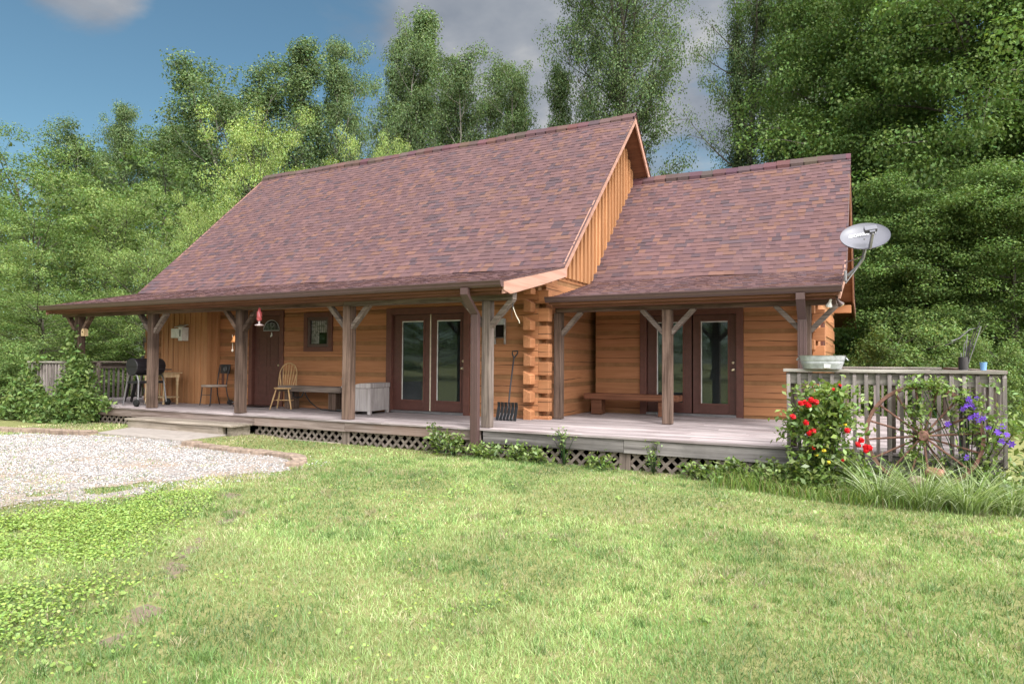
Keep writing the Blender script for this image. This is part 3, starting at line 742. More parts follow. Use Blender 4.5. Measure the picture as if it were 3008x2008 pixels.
pl = MB(); planks(pl, -12.78, -11.15, 1.968, 6.5); D(pl, 'deck_boards', 'deck_wood', bevel=.003)
pl = MB(); planks(pl, 4.56, 6.66, 4.2, 6.2); D(pl, 'deck_boards', 'deck_wood', bevel=.003)
for a, b, z0, m in ((-12.78, -8.76, -.205, 'fascia_wood'), (-8.755, -5.0, -.2, 'fascia_wood'), (-4.995, -2.78, -.2, 'fascia_wood'), (-2.775, -.03, -.195, 'fascia_wood'), (.02, 2.29, -.222, 'fascia_grey'), (2.295, 6.66, -.225, 'fascia_grey')):
    mb = MB(); mb.box(a, -.002, z0, b, .036, -.0375, (rnd.random(),)*3); D(mb, 'fascia_board', m, bevel=.003)
mb = MB(); mb.box(6.625, .04, -.225, 6.66, 6.2, -.0375); D(mb, 'fascia_board', 'weathered_Y', bevel=.003)
def lattice(x0, x1, z0, z1, y):
    mb = MB(); w = .042; st = .165; Hh = z1-z0
    for layer, s in ((0, 1), (1, -1)):
        k = x0-Hh
        while k < x1+Hh:
            p, q = [(k, z0), (k+Hh, z1)] if s > 0 else [(k+Hh, z0), (k, z1)]
            (xa, za), (xb, zb) = (p, q) if p[0] < q[0] else (q, p)
            if xb > x0+.02 and xa < x1-.02:
                if xa < x0: za += (zb-za)*(x0-xa)/(xb-xa); xa = x0
                if xb > x1: zb = za+(zb-za)*(x1-xa)/(xb-xa); xb = x1
                if xb-xa > .02: mb.bar((xa, y+layer*.009, za), (xb, y+layer*.009, zb), .008, w, upv=(0, 1, 0)) if False else mb.bar((xa, y+layer*.009, za), (xb, y+layer*.009, zb), w, .008, upv=(0, 1, 0))
            k += st
    D(mb, 'lattice_panel', 'lattice_wood')
for a, b, zz in ((-12.7, -8.15, -.42), (-5.02, -2.86, -.46), (-2.70, -.06, -.47), (.05, 2.22, -.49), (2.38, 6.6, -.53)): lattice(a, b, zz, -.197, .045)
for a, b in ((-2.86, -2.70), (2.22, 2.38), (-.06, .05)):
    mb = MB(); mb.box(a, .03, -.56, b, .06, -.2); D(mb, 'skirt_post', 'weathered_Z', bevel=.003)
for a, b in ((-5.0, -2.9), (-2.68, -.1)):
    mb = MB(); mb.box(a, .03, -.50, b, .065, -.405 if a < -4 else -.43); D(mb, 'skirt_board', 'step_wood', bevel=.003)
mb = MB(); mb.box(-12.7, .5, -.9, 6.6, .52, -.04); D(mb, 'deck_shade_sheet', 'dark_gap')  # black sheet stands in for the shade under the deck
mb = MB(); mb.box(-10.9, 1.97, -.9, .1, 2.0, -.04); D(mb, 'deck_shade_sheet', 'dark_gap')  # second black sheet for the shade, below the front wall
def railing(name, p, q, pitch, posts, ztop=.975, outward=(0, -1), skip=()):
    """railing from p to q (x, y): rail cap, upper board, balusters outside the board, posts"""
    p, q = Vector((*p, 0)), Vector((*q, 0)); d = (q-p).normalized(); o = Vector((*outward, 0)); L = (q-p).length
    ax = 'X' if abs(d.x) > .5 else 'Y'
    root = MB(); root.bar(p+Vector((0, 0, ztop-.019))-d*.03, q+Vector((0, 0, ztop-.019))+d*.03, .15, .038); r = D(root, name, 'rail_wood' if ax == 'X' else 'weathered_Y', bevel=.005)
    b = MB(); b.bar(p+Vector((0, 0, ztop-.115)), q+Vector((0, 0, ztop-.115)), .036, .14); b.build('upper_rail', 'rail_wood' if ax == 'X' else 'weathered_Y', r, .004)
    n = int(L/pitch)
    for i in range(n+1):
        c = p+d*(i*pitch+.03)+o*.040
        mb = MB(); zb = -.12+rnd.uniform(-.01, .01); zt = ztop-.045; e = .020
        a = d*e; t = o*e
        mb.add([c-a-t+Vector((0, 0, zb)), c+a-t+Vector((0, 0, zb)), c+a+t+Vector((0, 0, zb+.03)), c-a+t+Vector((0, 0, zb+.03)),
                c-a-t+Vector((0, 0, zt)), c+a-t+Vector((0, 0, zt)), c+a+t+Vector((0, 0, zt-.035)), c-a+t+Vector((0, 0, zt-.035))],
               [(3, 2, 1, 0), (4, 5, 6, 7), (0, 1, 5, 4), (1, 2, 6, 5), (2, 3, 7, 6), (3, 0, 4, 7)])
        mb.build('baluster', 'baluster_wood', r)
    for s in posts:
        c = p+d*s-o*.066; mb = MB(); mb.box(c.x-.045, c.y-.045, -.3, c.x+.045, c.y+.045, ztop-.04); mb.build('rail_post', 'weathered_Z', r, .005)
    return r
railing('front_railing', (4.42, .0), (6.64, .0), .1225, (.07, 1.15, 2.13))
railing('side_railing', (6.63, .12), (6.63, 6.1), .135, (1.4, 2.8, 4.2, 5.6), outward=(1, 0))
railing('rear_railing', (4.7, 6.15), (6.5, 6.15), .135, (.2, 1.6), outward=(0, 1))
railing('front_railing', (-12.7, 0.0), (-11.05, 0.0), .125, (.05, 1.6))
railing('side_railing', (-12.74, .12), (-12.74, 6.3), .13, (1.5, 3.0, 4.5, 6.0), outward=(-1, 0))
# step, slab, edging stones
st = tag(empty('porch_step', (-6.6, -.25, -.4)), 'long grey timber box step against the deck edge in front of the entry door', 'step')
mb = MB(); mb.box(-1.57, -.27, .195, 1.56, -.085, .235); mb.box(-1.565, -.08, .195, 1.565, .24, .235); mb.build('tread', 'step_wood', st, .006)
mb = MB(); mb.box(-1.52, -.235, .05, 1.2, -.20, .19); mb.build('riser', 'step_wood', st, .004)
mb = MB(); mb.box(1.20, -.24, -.03, 1.32, -.16, .19); mb.build('leg', 'step_wood', st, .004)
mb = MB(); mb.box(-1.50, -.16, -.03, -1.38, -.08, .19); mb.build('leg', 'step_wood', st, .004)
mb = MB(); mb.box(1.40, -.20, -.03, 1.50, .24, .19); mb.build('side_board', 'step_wood', st, .004)
mb = MB(); mb.prism([(-7.60, -1.40), (-5.12, -1.42), (-5.28, -.16), (-8.12, -.16)], 2, -.55, -.342); sl = mb.build('concrete_pavement', 'concrete', None, .01); tag(sl, kind='structure')
def stone_mesh(seed):
    g = random.Random(seed); mb = MB(); mb.box(-.15, -.10, -.02, .15, .10, .095); o = mb.build('edging_stone', 'stone_tan', None, .018)
    for v in o.data.vertices: v.co += Vector((g.uniform(-.012, .012), g.uniform(-.015, .015), g.uniform(-.008, .008)))
    return o
protos = [stone_mesh(i) for i in range(4)]
paths = [[(-12.4, -2.3), (-11.0, -1.85), (-9.4, -1.55), (-7.72, -1.42)], [(-4.95, -1.52), (-3.9, -1.56), (-2.9, -1.55), (-2.2, -1.66), (-1.85, -1.95), (-1.68, -2.3)]]
ns = 0
for path in paths:
    for (xa, ya), (xb, yb) in zip(path[:-1], path[1:]):
        L = math.hypot(xb-xa, yb-ya); n = max(1, round(L/.305))
        for i in range(n):
            t = (i+.5)/n; x, y = xa+(xb-xa)*t, ya+(yb-ya)*t
            o = protos[ns] if ns < 4 else protos[ns % 4].copy()
            if ns >= 4: COL.objects.link(o)
            o.location = (x, y+rnd.uniform(-.012, .012), float(gz(x, y))+(-.015 if path is paths[0] else -.03)); o.rotation_euler = (rnd.uniform(-.04, .04), rnd.uniform(-.03, .03), math.atan2(yb-ya, xb-xa)+rnd.uniform(-.05, .05)+(math.pi if ns % 3 == 0 else 0))
            tag(o, 'tan edging block laid end to end along the white gravel', 'edging stone', 'tan edging stones round the gravel'); ns += 1

# ------------------------------------------------------------------ things on the porch
def part(mb, name, m, root, bevel=0.0, sm=False): return mb.build(name, m, root, bevel, sm)
# charcoal grill
gr = tag(empty('charcoal_grill', (-9.13, .57, 0), R(-90)), 'black barrel charcoal grill on tube legs behind the second porch post', 'grill')
mb = MB(); prof = [(.205*math.cos(t), .86+.185*math.sin(t)) for t in np.linspace(math.pi*.97, math.pi*2.03, 14)]
mb.prism(prof, 0, -.34, .34, (.5,)*3); part(mb, 'fire_box', 'black_paint', gr, .012, True)
mb = MB(); prof = [(.212*math.cos(t), .868+.19*math.sin(t)) for t in np.linspace(-.02, math.pi*1.0, 14)]
mb.prism(prof, 0, -.347, .347, (.5,)*3); part(mb, 'lid', 'black_paint', gr, .012, True)
mb = MB(); mb.tube([(-.2, -.225, .90), (-.2, -.265, .92), (.2, -.265, .92), (.2, -.225, .90)], .010, 8); part(mb, 'lid_handle', 'grey_metal', gr, 0, True)
for sx, yv in ((-1, -.02), (1, -.02)):
    mb = MB(); x = sx*.30
    mb.tube([(x-.0+sx*.05, -.26, .01), (x, -.20, .55), (x, -.15, .665), (x, -.10, .69), (x, .10, .69), (x, .15, .665), (x, .20, .55), (x+sx*.04, .25, .08)], .017, 8); part(mb, 'leg_frame', 'grey_metal', gr, 0, True)
    w = MB(); M = Matrix.Translation((x+sx*.075, .25, .078)) @ Matrix.Rotation(R(90), 4, 'Y')
    w.lathe([(.03, -.03), (.074, -.028), (.078, -.015), (.078, .015), (.074, .028), (.03, .03)], 18, (.5,)*3, M); part(w, 'wheel', 'rubber', gr, 0, True)
mb = MB(); mb.bar((-.37, .25, .08), (.37, .25, .08), .012); part(mb, 'axle', 'grey_metal', gr)
mb = MB(); mb.box(-.31, -.20, .50, .31, .20, .55); part(mb, 'shelf', 'black_paint', gr, .005)
mb = MB(); mb.box(-.20, .24, .80, .20, .62, .825); part(mb, 'side_shelf', 'black_paint', gr, .006)
mb = MB(); mb.tube([(.10, .02, 1.04), (.10, .02, 1.12)], .028, 8); part(mb, 'chimney', 'black_paint', gr)
# folded chair leaning by the grill
fc = tag(empty('folding_chair', (-10.62, 1.15, 0)), 'folded black camp chair leaning behind the grill by the side railing', 'chair')
for dx, dy in ((-.16, 0), (-.05, .07), (.10, 0), (.19, .07)):
    mb = MB(); mb.tube([(dx, dy, .0), (dx+.05, dy, .13)], .016, 8); part(mb, 'leg', 'dark_metal', fc)
    mb = MB(); mb.tube([(dx+.05, dy, .12), (dx+.17, dy, .48)], .028, 8); mb.tube([(dx+.17, dy, .48), (dx+.25, dy, .80)], .014, 8); part(mb, 'side_rail', 'black_plastic', fc)
mb = MB(); mb.bar((.0, .035, .16), (.42, .035, .13), .02, .03); part(mb, 'crossbar', 'black_plastic', fc)
# pine side table
tb = tag(empty('side_table', (-9.35, 1.12, 0)), 'small pale pine table with a low shelf against the board and batten wall', 'table')
mb = MB(); mb.box(-.40, -.24, .705, .40, .24, .735); part(mb, 'table_top', 'pale_pine', tb, .008)
mb = MB(); mb.box(-.35, -.20, .62, .35, .20, .704); part(mb, 'apron', 'pale_pine', tb, .004)
for sx in (-1, 1):
    for sy in (-1, 1):
        mb = MB(); pr = [(.030, 0), (.022, .05), (.024, .44), (.036, .47), (.024, .50), (.036, .56), (.036, .62)]
        mb.lathe([(r, z) for r, z in pr], 10, None, Matrix.Translation((sx*.32, sy*.17, 0))); part(mb, 'leg', 'pale_pine', tb, 0, True)
mb = MB(); mb.box(-.36, -.20, .15, .36, .20, .175); part(mb, 'shelf', 'pale_pine', tb, .004)
# black metal chair
mc = tag(empty('metal_chair', (-7.92, 1.42, 0), R(-8)), 'black metal dining chair with a pale padded seat beside the batten bay', 'chair')
mb = MB(); mb.box(-.21, -.21, .415, .21, .20, .465); part(mb, 'seat', 'cushion', mc, .022, True)
for sx in (-1, 1):
    mb = MB(); mb.tube([(sx*.21, -.22, 0), (sx*.195, -.19, .25), (sx*.19, -.18, .41)], .013, 8); part(mb, 'leg', 'black_paint', mc, 0, True)
    mb = MB(); mb.tube([(sx*.22, .27, 0), (sx*.20, .20, .25), (sx*.185, .18, .42), (sx*.19, .215, .70), (sx*.20, .26, .92)], .013, 8); part(mb, 'leg', 'black_paint', mc, 0, True)
mb = MB(); mb.bar((-.20, -.20, .24), (.20, -.20, .24), .014); part(mb, 'stretcher', 'black_paint', mc)
mb = MB()
for i in range(8):
    a0, a1 = (i-4)/4*.19, (i-3)/4*.19; f = lambda a: .255-.03*(1-(a/.19)**2)*-1
    mb.add([(a0, f(a0), .72), (a1, f(a1), .72), (a1, f(a1)+.02, .93), (a0, f(a0)+.02, .93), (a0, f(a0)+.015, .72), (a1, f(a1)+.015, .72), (a1, f(a1)+.035, .93), (a0, f(a0)+.035, .93)],
           [(0, 1, 2, 3), (7, 6, 5, 4), (3, 2, 6, 7), (1, 0, 4, 5)], (.5,)*3)
part(mb, 'back_plate', 'dark_metal', mc)
mb = MB(); mb.tube([(.06*math.cos(t), .262, .825+.06*math.sin(t)) for t in np.linspace(0, 6.28, 16)], .006, 6); mb.tube([(.03*math.cos(t), .262, .825+.03*math.sin(t)) for t in np.linspace(0, 6.28, 12)], .006, 6); part(mb, 'back_medallion', 'grey_metal', mc)
mb = MB(); mb.box(-.045, .205, .44, .045, .215, .72); part(mb, 'back_splat', 'brown_door', mc)
# pair of dark boots beside the chair
bt = tag(empty('dumbbell', (-7.62, 1.72, 0), R(15)), 'small dark dumbbell lying on the deck between metal chair and post', 'dumbbell')
for sx in (-1, 1):
    mb = MB(); mb.lathe([(.02, -.05), (.055, -.045), (.06, 0), (.055, .045), (.02, .05)], 8, None, Matrix.Translation((sx*.10, 0, .06)) @ Matrix.Rotation(R(90), 4, 'Y')); part(mb, 'weight', 'dark_metal', bt, 0, True)
mb = MB(); mb.tube([(-.08, 0, .06), (.08, 0, .06)], .016, 8); part(mb, 'grip', 'grey_metal', bt)
# door mat
mb = MB(); mb.box(-.40, -.24, 0, .40, .24, .015); dm = mb.build('door_mat', 'black_plastic', None, .004, False, (-6.85, 1.62, .002)); tag(dm, 'flat dark door mat lying in front of the brown entry door', 'mat')
# windsor chair, three-quarter view
wc = tag(empty('windsor_chair', (-5.72, 1.42, 0), R(28)), 'light oak hoop-back spindle chair standing in front of the plank bench', 'chair')
mb = MB(); pr = [(.02, .415), (.19, .42), (.215, .435), (.21, .455), (.02, .448)]; mb.lathe(pr, 20); part(mb, 'seat', 'oak', wc, 0, True)
for sx, sy in ((-1, -1), (1, -1), (1, 1), (-1, 1)):
    mb = MB(); a = Vector((sx*.13, sy*.13, .42)); b = Vector((sx*.225, sy*.225, 0)); pts = [a.lerp(b, t) for t in (0, .3, .55, .8, 1)]; mb.tube(pts, [.013, .019, .017, .014, .011], 8); part(mb, 'leg', 'oak', wc, 0, True)
mb = MB()
for sx in (-1, 1): mb.tube([(sx*.185, -.185, .19), (sx*.18, 0, .185), (sx*.185, .185, .19)], [.009, .013, .009], 6)
mb.tube([(-.18, 0, .185), (0, 0, .185), (.18, 0, .185)], [.009, .013, .009], 6); part(mb, 'stretcher', 'oak', wc, 0, True)
mb = MB(); hoop = []
for t in np.linspace(0, math.pi, 21):
    hx = .215*math.cos(t)*(1+.06*math.sin(t)); hz = .44+.53*math.sin(t)**.62; hoop.append((hx*(.86+.14*math.sin(t)), .17+.14*(hz-.44)/.53, hz))
mb.tube(hoop, .013, 8); part(mb, 'back_hoop', 'oak', wc, 0, True)
for i in range(7):
    x = (i-3)*.05; xt = (i-3)*.062; zt = .44+.53*max(.05, (1-(xt/.23)**2))**.34-.015
    mb = MB(); mb.tube([(x*.8, .155, .44), ((x*.8+xt)/2, .16+.07*(zt-.44)/.53+.0, .44+(zt-.44)*.45), (xt, .17+.14*(zt-.44)/.53, zt)], [.008, .014, .007], 6); part(mb, 'spindle', 'oak', wc, 0, True)
# plank bench
pb = tag(empty('plank_bench', (-5.05, 1.58, 0)), 'weathered thick plank bench on block supports under the small window', 'bench')
mb = MB(); mb.box(-.86, -.17, .375, .90, .17, .495); part(mb, 'seat', 'weathered_X', pb, .012)
for x in (-.62, .62):
    mb = MB(); mb.box(x-.10, -.11, 0, x+.10, .13, .374); part(mb, 'leg', 'brown_post_Z', pb, .008)
# lantern on a black stake, hose
ls = tag(empty('garden_light_stake', (-4.40, 1.80, 0)), 'thin black stake with a small metal lamp head behind the plank bench', 'garden light')
mb = MB(); mb.tube([(.02, 0, .02), (0, 0, .36), (.0, 0, .50), (.05, 0, .62)], .013, 8); part(mb, 'stake', 'black_paint', ls, 0, True)
mb = MB(); mb.lathe([(.02, -.05), (.045, -.04), (.055, 0), (.045, .04), (.015, .06)], 10, None, Matrix.Translation((.0, 0, .66)) @ Matrix.Rotation(R(70), 4, 'Y')); part(mb, 'lamp_head', 'grey_metal', ls, 0, True)
mb = MB(); mb.lathe([(.06, 0), (.07, .008), (.02, .02)], 12, None); part(mb, 'base', 'black_paint', ls)
mb = MB(); mb.tube([(-5.55, 1.50, .37), (-5.52, 1.48, .27), (-5.40, 1.46, .245), (-5.27, 1.47, .27), (-5.24, 1.5, .37)], .014, 8)
mb.tube([(-5.12, 1.42, .36), (-5.05, 1.40, .27), (-4.96, 1.4, .18), (-4.80, 1.4, .08), (-4.64, 1.42, .025), (-4.45, 1.45, .018), (-4.2, 1.4, .016), (-4.05, 1.46, .016), (-4.15, 1.55, .016), (-4.35, 1.5, .03)], .012, 8)
hs = mb.build('garden_hose', 'black_plastic', None, 0, True); tag(hs, 'black hose looped under the plank bench and trailing over the deck', 'hose')
# storage chest
ch = tag(empty('storage_chest', (-3.55, 1.47, 0), R(-81)), 'grey weathered wooden storage chest with sloping lid beside the double door', 'chest')
mb = MB(); frame(mb, -.37, .37, .0, .5, -.30, -.262, .055, False)
mb.v = [(x, y, z) for x, y, z in mb.v]; mb.box(-.315, -.285, .06, .315, -.262, .445); mb.box(-.315, -.298, .06, .315, -.262, .11)
mb.box(-.37, -.261, .06, -.335, .33, .5); mb.box(.335, -.261, .06, .37, .33, .5); mb.box(-.334, .30, .06, .334, .33, .5); mb.box(-.37, .26, 0, -.31, .33, .06); mb.box(.31, .26, 0, .37, .33, .06); part(mb, 'body', 'chest_wood', ch, .005)
mb = MB(); mb.prism([(-.315, .505), (.335, .505), (.335, .60), (.10, .60), (-.12, .545), (-.315, .54)], 0, -.385, .385); part(mb, 'lid', 'chest_wood', ch, .006)
mb = MB(); mb.box(-.05, -.302, .47, .05, -.297, .50); part(mb, 'latch', 'dark_metal', ch)
# snow shovel leaning on the wall
sv = tag(empty('snow_shovel', (-.34, 1.46, 0)), 'black plastic snow shovel leaning upright against the log wall by the corner', 'shovel')
mb = MB(); nseg = 12
for i in range(nseg):
    x0_, x1_ = -.21+.42*i/nseg, -.21+.42*(i+1)/nseg; rib = .018 if i % 2 else 0
    vs = []
    for x in (x0_, x1_):
        for zz, yy in ((.0, -.05), (.12, -.015), (.24, .02), (.32, .01)): vs.append((x*(1.0 if zz < .3 else .98), yy-rib, zz))
    for x in (x0_, x1_):
        for zz, yy in ((.0, -.05), (.12, -.015), (.24, .02), (.32, .01)): vs.append((x*(1.0 if zz < .3 else .98), yy-rib+.006, zz))
    fs = [(0+k, 4+k, 5+k, 1+k) for k in range(3)]+[(8+k+1, 12+k+1, 12+k, 8+k) for k in range(3)]+[(0, 8, 12, 4), (3, 7, 15, 11)]+[(k, k+1, 9+k, 8+k) for k in range(3)]+[(4+k, 12+k, 13+k, 5+k) for k in range(3)]
    mb.add(vs, fs, (.5,)*3)
part(mb, 'blade', 'black_plastic', sv, 0, False)
mb = MB()
for i in range(5): mb.bar((-.13+i*.065, -.072, .03), (-.13+i*.065+.02, -.04, .13), .014, .006)
part(mb, 'blade_ribs', 'grey_metal', sv)
mb = MB(); mb.tube([(.02, .0, .22), (.0, .10, .55), (-.03, .30, 1.12)], .015, 8); part(mb, 'shaft', 'black_paint', sv, 0, True)
mb = MB(); mb.tube([(-.03, .30, 1.10), (-.075, .32, 1.18), (-.08, .335, 1.225), (.03, .335, 1.23), (.03, .32, 1.185), (-.03, .30, 1.10)], .014, 8); part(mb, 'grip', 'black_plastic', sv, 0, True)
# old sled hung on the wall
sd = tag(empty('wall_sled', (-.75, 1.925, 1.60)), 'small old wood and metal sled hung on the log wall above the shovel', 'sled')
for sx in (-1, 1):
    mb = MB(); mb.box(sx*.105-.014, -.03, -.24, sx*.105+.014, .01, .20); part(mb, 'runner', 'rail_wood', sd, .004)
mb = MB(); mb.box(-.09, -.012, -.12, .09, .0, .12); part(mb, 'deck_panel', 'dark_gap', sd)
mb = MB(); mb.box(-.118, -.05, .12, .118, .0, .235); part(mb, 'head_box', 'zinc', sd, .008)
mb = MB(); mb.box(-.10, -.03, -.13, .10, -.005, -.11); part(mb, 'crossbar', 'weathered_X', sd)
# hook and rod at the beam end
hk = tag(empty('hanging_scythe', (.46, .13, 1.99)), 'thin metal hook and pale rod dangling from the end of the porch beam', 'hanging tool')
mb = MB(); mb.tube([(0, 0, 0), (0, 0, -.12)], .009, 6); part(mb, 'hanger', 'dark_metal', hk)
mb = MB(); mb.tube([(.0, 0, -.10), (.06, 0, -.24), (.115, 0, -.33), (.118, 0, -.36)], .006, 6); part(mb, 'rod', 'cream_paint', hk)
mb = MB(); mb.tube([(.02*math.cos(t), .01, -.13+.03*math.sin(t)) for t in np.linspace(0, 6.28, 12)], .005, 5); mb.tube([(-.01, 0, -.10), (-.016, 0, -.22), (-.012, 0, -.29)], .004, 5); part(mb, 'ring', 'dark_metal', hk)
# hummingbird feeder
hf = tag(empty('hummingbird_feeder', (-4.755, -.14, 2.12)), 'pink glass hummingbird feeder hanging under the gutter near the entry door', 'bird feeder')
mb = MB(); mb.tube([(0, 0, .10), (0, 0, -.12)], .004, 5); part(mb, 'hanger', 'dark_metal', hf)
mb = MB(); mb.lathe([(.003, -.10), (.02, -.12), (.026, -.16), (.046, -.19), (.048, -.33), (.04, -.345), (.015, -.355)], 14); part(mb, 'bottle', 'red_glass', hf, 0, True)
mb = MB(); mb.lathe([(.016, -.355), (.018, -.40), (.08, -.425), (.085, -.435), (.03, -.45), (.004, -.455)], 16); part(mb, 'tray', 'clear_plastic', hf, 0, True)
mb = MB(); mb.lathe([(.003, -.02), (.055, -.035), (.05, -.045), (.004, -.04)], 12); part(mb, 'ant_guard', 'white_paint', hf)
# brass bell on the post
bl = tag(empty('dinner_bell', (-5.70, .10, 1.46)), 'small orange bell with a knotted pull rope fixed to the third porch post', 'bell')
mb = MB(); mb.lathe([(.012, .06), (.035, .045), (.042, .0), (.055, -.05), (.075, -.075), (.07, -.08), (.01, -.04)], 16); part(mb, 'bell_cup', 'orange_bell', bl, 0, True)
mb = MB(); mb.tube([(-.045, -.02, .07), (-.03, -.02, -.02), (-.03, -.02, -.21)], .005, 6); mb.lathe([(.004, -.27), (.02, -.25), (.016, -.22), (.004, -.20)], 8, None, Matrix.Translation((-.03, -.02, 0))); part(mb, 'pull_rope', 'rope', bl)
mb = MB(); mb.tube([(.07, .0, .06), (.0, 0, .10), (.0, 0, .05)], .008, 6); part(mb, 'bracket', 'rust', bl)
# white feeder box on the batten wall
fb_ = tag(empty('mail_box', (-9.24, 1.55, 1.50)), 'white plastic box with its lid propped open on the board and batten wall', 'mailbox')
mb = MB(); mb.box(-.20, -.16, .05, .06, .02, .27); part(mb, 'body', 'white_paint', fb_, .008)
mb = MB(); mb.box(.065, -.16, -.02, .20, .02, .30); part(mb, 'side_box', 'white_paint', fb_, .008)
mb = MB(); M = Matrix.Translation((0, .02, .37)) @ Matrix.Rotation(R(22), 4, 'X'); mb.box(-.10, -.18, -.006, .20, .0, .006, None, M); part(mb, 'lid', 'white_paint', fb_, .003)
mb = MB(); mb.box(.12, -.165, .08, .15, -.161, .24); part(mb, 'slot', 'dark_gap', fb_)
# small birdhouse at the left post
bh = tag(empty('birdhouse', (-10.66, .08, 1.56)), 'tiny pale birdhouse hanging from the brace of the vine-covered porch post', 'birdhouse')
mb = MB(); mb.prism([(-.055, 0), (.055, 0), (.055, .14), (0, .18), (-.055, .14)], 1, -.05, .05); part(mb, 'body', 'pale_pine', bh, .003)
mb = MB(); mb.tube([(0, 0, .18), (0, 0, .30)], .004, 5); part(mb, 'hanger', 'dark_metal', bh)
mb = MB(); mb.lathe([(.018, -.002), (.018, .002)], 10, None, Matrix.Translation((0, -.051, .09)) @ Matrix.Rotation(R(90), 4, 'X')); part(mb, 'entrance_hole', 'dark_gap', bh)
# heart charm on the entry door
mb = MB(); mb.tube([(.0, 0, .05), (.012, 0, .0), (.0, 0, -.03), (-.03, 0, -.05)], [.008, .016, .02, .01], 8); o = mb.build('door_charm', 'white_paint', None, 0, True, (-6.74, 1.985, 1.62)); tag(o, 'small white bird charm fixed on the entry door below the fan window', 'ornament')
# heavy bench on the wing porch
hb = tag(empty('timber_bench', (1.20, 3.75, 0)), 'dark reddish heavy timber bench on block legs before the wing double door', 'bench')
mb = MB(); mb.box(-.95, -.17, .295, .95, .17, .415); part(mb, 'seat', 'bench_dark', hb, .014)
for x in (-.70, .66):
    mb = MB(); mb.box(x-.11, -.12, 0, x+.11, .12, .294); part(mb, 'leg', 'bench_dark', hb, .01)
# satellite dish
ds = tag(empty('satellite_dish', (5.0, 2.45, 2.36)), 'grey oval satellite dish on a bent mast at the wing roof corner', 'satellite dish')
dc = Vector((.29, -.12, .60)); face = (Vector((EYE[0]-5.25, EYE[1]-2.3, 0)).normalized()*.80+Vector((.10, 0, .60))).normalized()
up0 = Vector((0, 0, 1)); rx_ = up0.cross(face).normalized(); ry_ = face.cross(rx_); tilt = R(9)
rx, ry = rx_*math.cos(tilt)+ry_*math.sin(tilt), -rx_*math.sin(tilt)+ry_*math.cos(tilt)
MD = Matrix(((rx.x, ry.x, face.x, dc.x), (rx.y, ry.y, face.y, dc.y), (rx.z, ry.z, face.z, dc.z), (0, 0, 0, 1)))
mb = MB(); n = 40; vs = []; A, B = .345, .275
rings = [0, .25, .5, .75, .93, 1.0]
for side in (0, 1):
    for r in rings:
        for k in range(n): vs.append(MD @ Vector((A*r*math.cos(2*math.pi*k/n), B*r*math.sin(2*math.pi*k/n), -.055+.055*r*r-side*.012+(.006 if r == 1.0 and not side else 0))))
fs = []; nr = len(rings)
for side in (0, 1):
    o_ = side*nr*n
    for i in range(nr-1):
        for k in range(n):
            q = (o_+i*n+k, o_+i*n+(k+1) % n, o_+(i+1)*n+(k+1) % n, o_+(i+1)*n+k); fs.append(q if side else q[::-1])
for k in range(n): fs.append(((nr-1)*n+k, (nr-1)*n+(k+1) % n, 2*nr*n-n+(k+1) % n, 2*nr*n-n+k))
mb.add(vs, fs, (.5,)*3); refl = part(mb, 'reflector', 'dish_grey', ds, 0, True)
cu_ = bpy.data.curves.new('lettering', 'FONT'); cu_.body = 'DIRECTV'; cu_.size = .082; cu_.extrude = .0015; cu_.align_x = 'LEFT'
lt = bpy.data.objects.new('lettering', cu_); COL.objects.link(lt); lt.parent = refl; cu_.materials.append(MATS['lettering_white'])
lt_m = MD @ Matrix.Translation((-.145, .045, -.040)) @ Matrix.Rotation(R(-5), 4, 'Y')
lt_me = bpy.data.meshes.new_from_object(lt); bpy.data.objects.remove(lt); lt = bpy.data.objects.new('lettering', lt_me); COL.objects.link(lt); lt.parent = refl; lt.matrix_local = lt_m
mb = MB(); mb.lathe([(.034, 0), (.034, .003), (.001, .003)], 20, None, MD @ Matrix.Translation((-.185, .072, -.034))); mb.build('logo_disc', 'lettering_white', refl)
lnb = Vector((.06, -.02, .34)); 
tocam = (MD.to_3x3().inverted() @ (Vector((CX, CY, CZ))-Vector((5.0, 2.45, 2.36))-dc)).normalized(); lnb = Vector((.10, .085, 0))+tocam*.27
mb = MB(); mb.bar(MD @ Vector((.0, -.265, -.02)), MD @ (lnb+Vector((.01, -.05, 0))), .034, .05); part(mb, 'feed_arm', 'grey_metal', ds, .006)
mb = MB(); mb.box(-.085, -.01, -.03, .085, .075, .04, None, MD @ Matrix.Translation(lnb)); mb.box(-.03, -.05, -.02, .05, -.011, .03, None, MD @ Matrix.Translation(lnb)); part(mb, 'receiver_head', 'dish_grey', ds, .006)
mb = MB(); mb.tube([(.045, -.03, .02), (.19, -.05, .16), (.26, -.05, .27), (.29, -.07, .42), dc+face*-.06], .024, 10); part(mb, 'mast', 'grey_metal', ds, 0, True)
mb = MB(); mb.box(-.0, -.09, -.07, .04, .07, .10); part(mb, 'mounting_foot', 'grey_metal', ds, .01)
mb = MB(); mb.tube([(.22, -.05, .19), (.02, -.10, -.10)], .009, 6); mb.tube([(.27, -.06, .31), (.0, .55, .30)], .008, 6); part(mb, 'strut', 'grey_metal', ds)
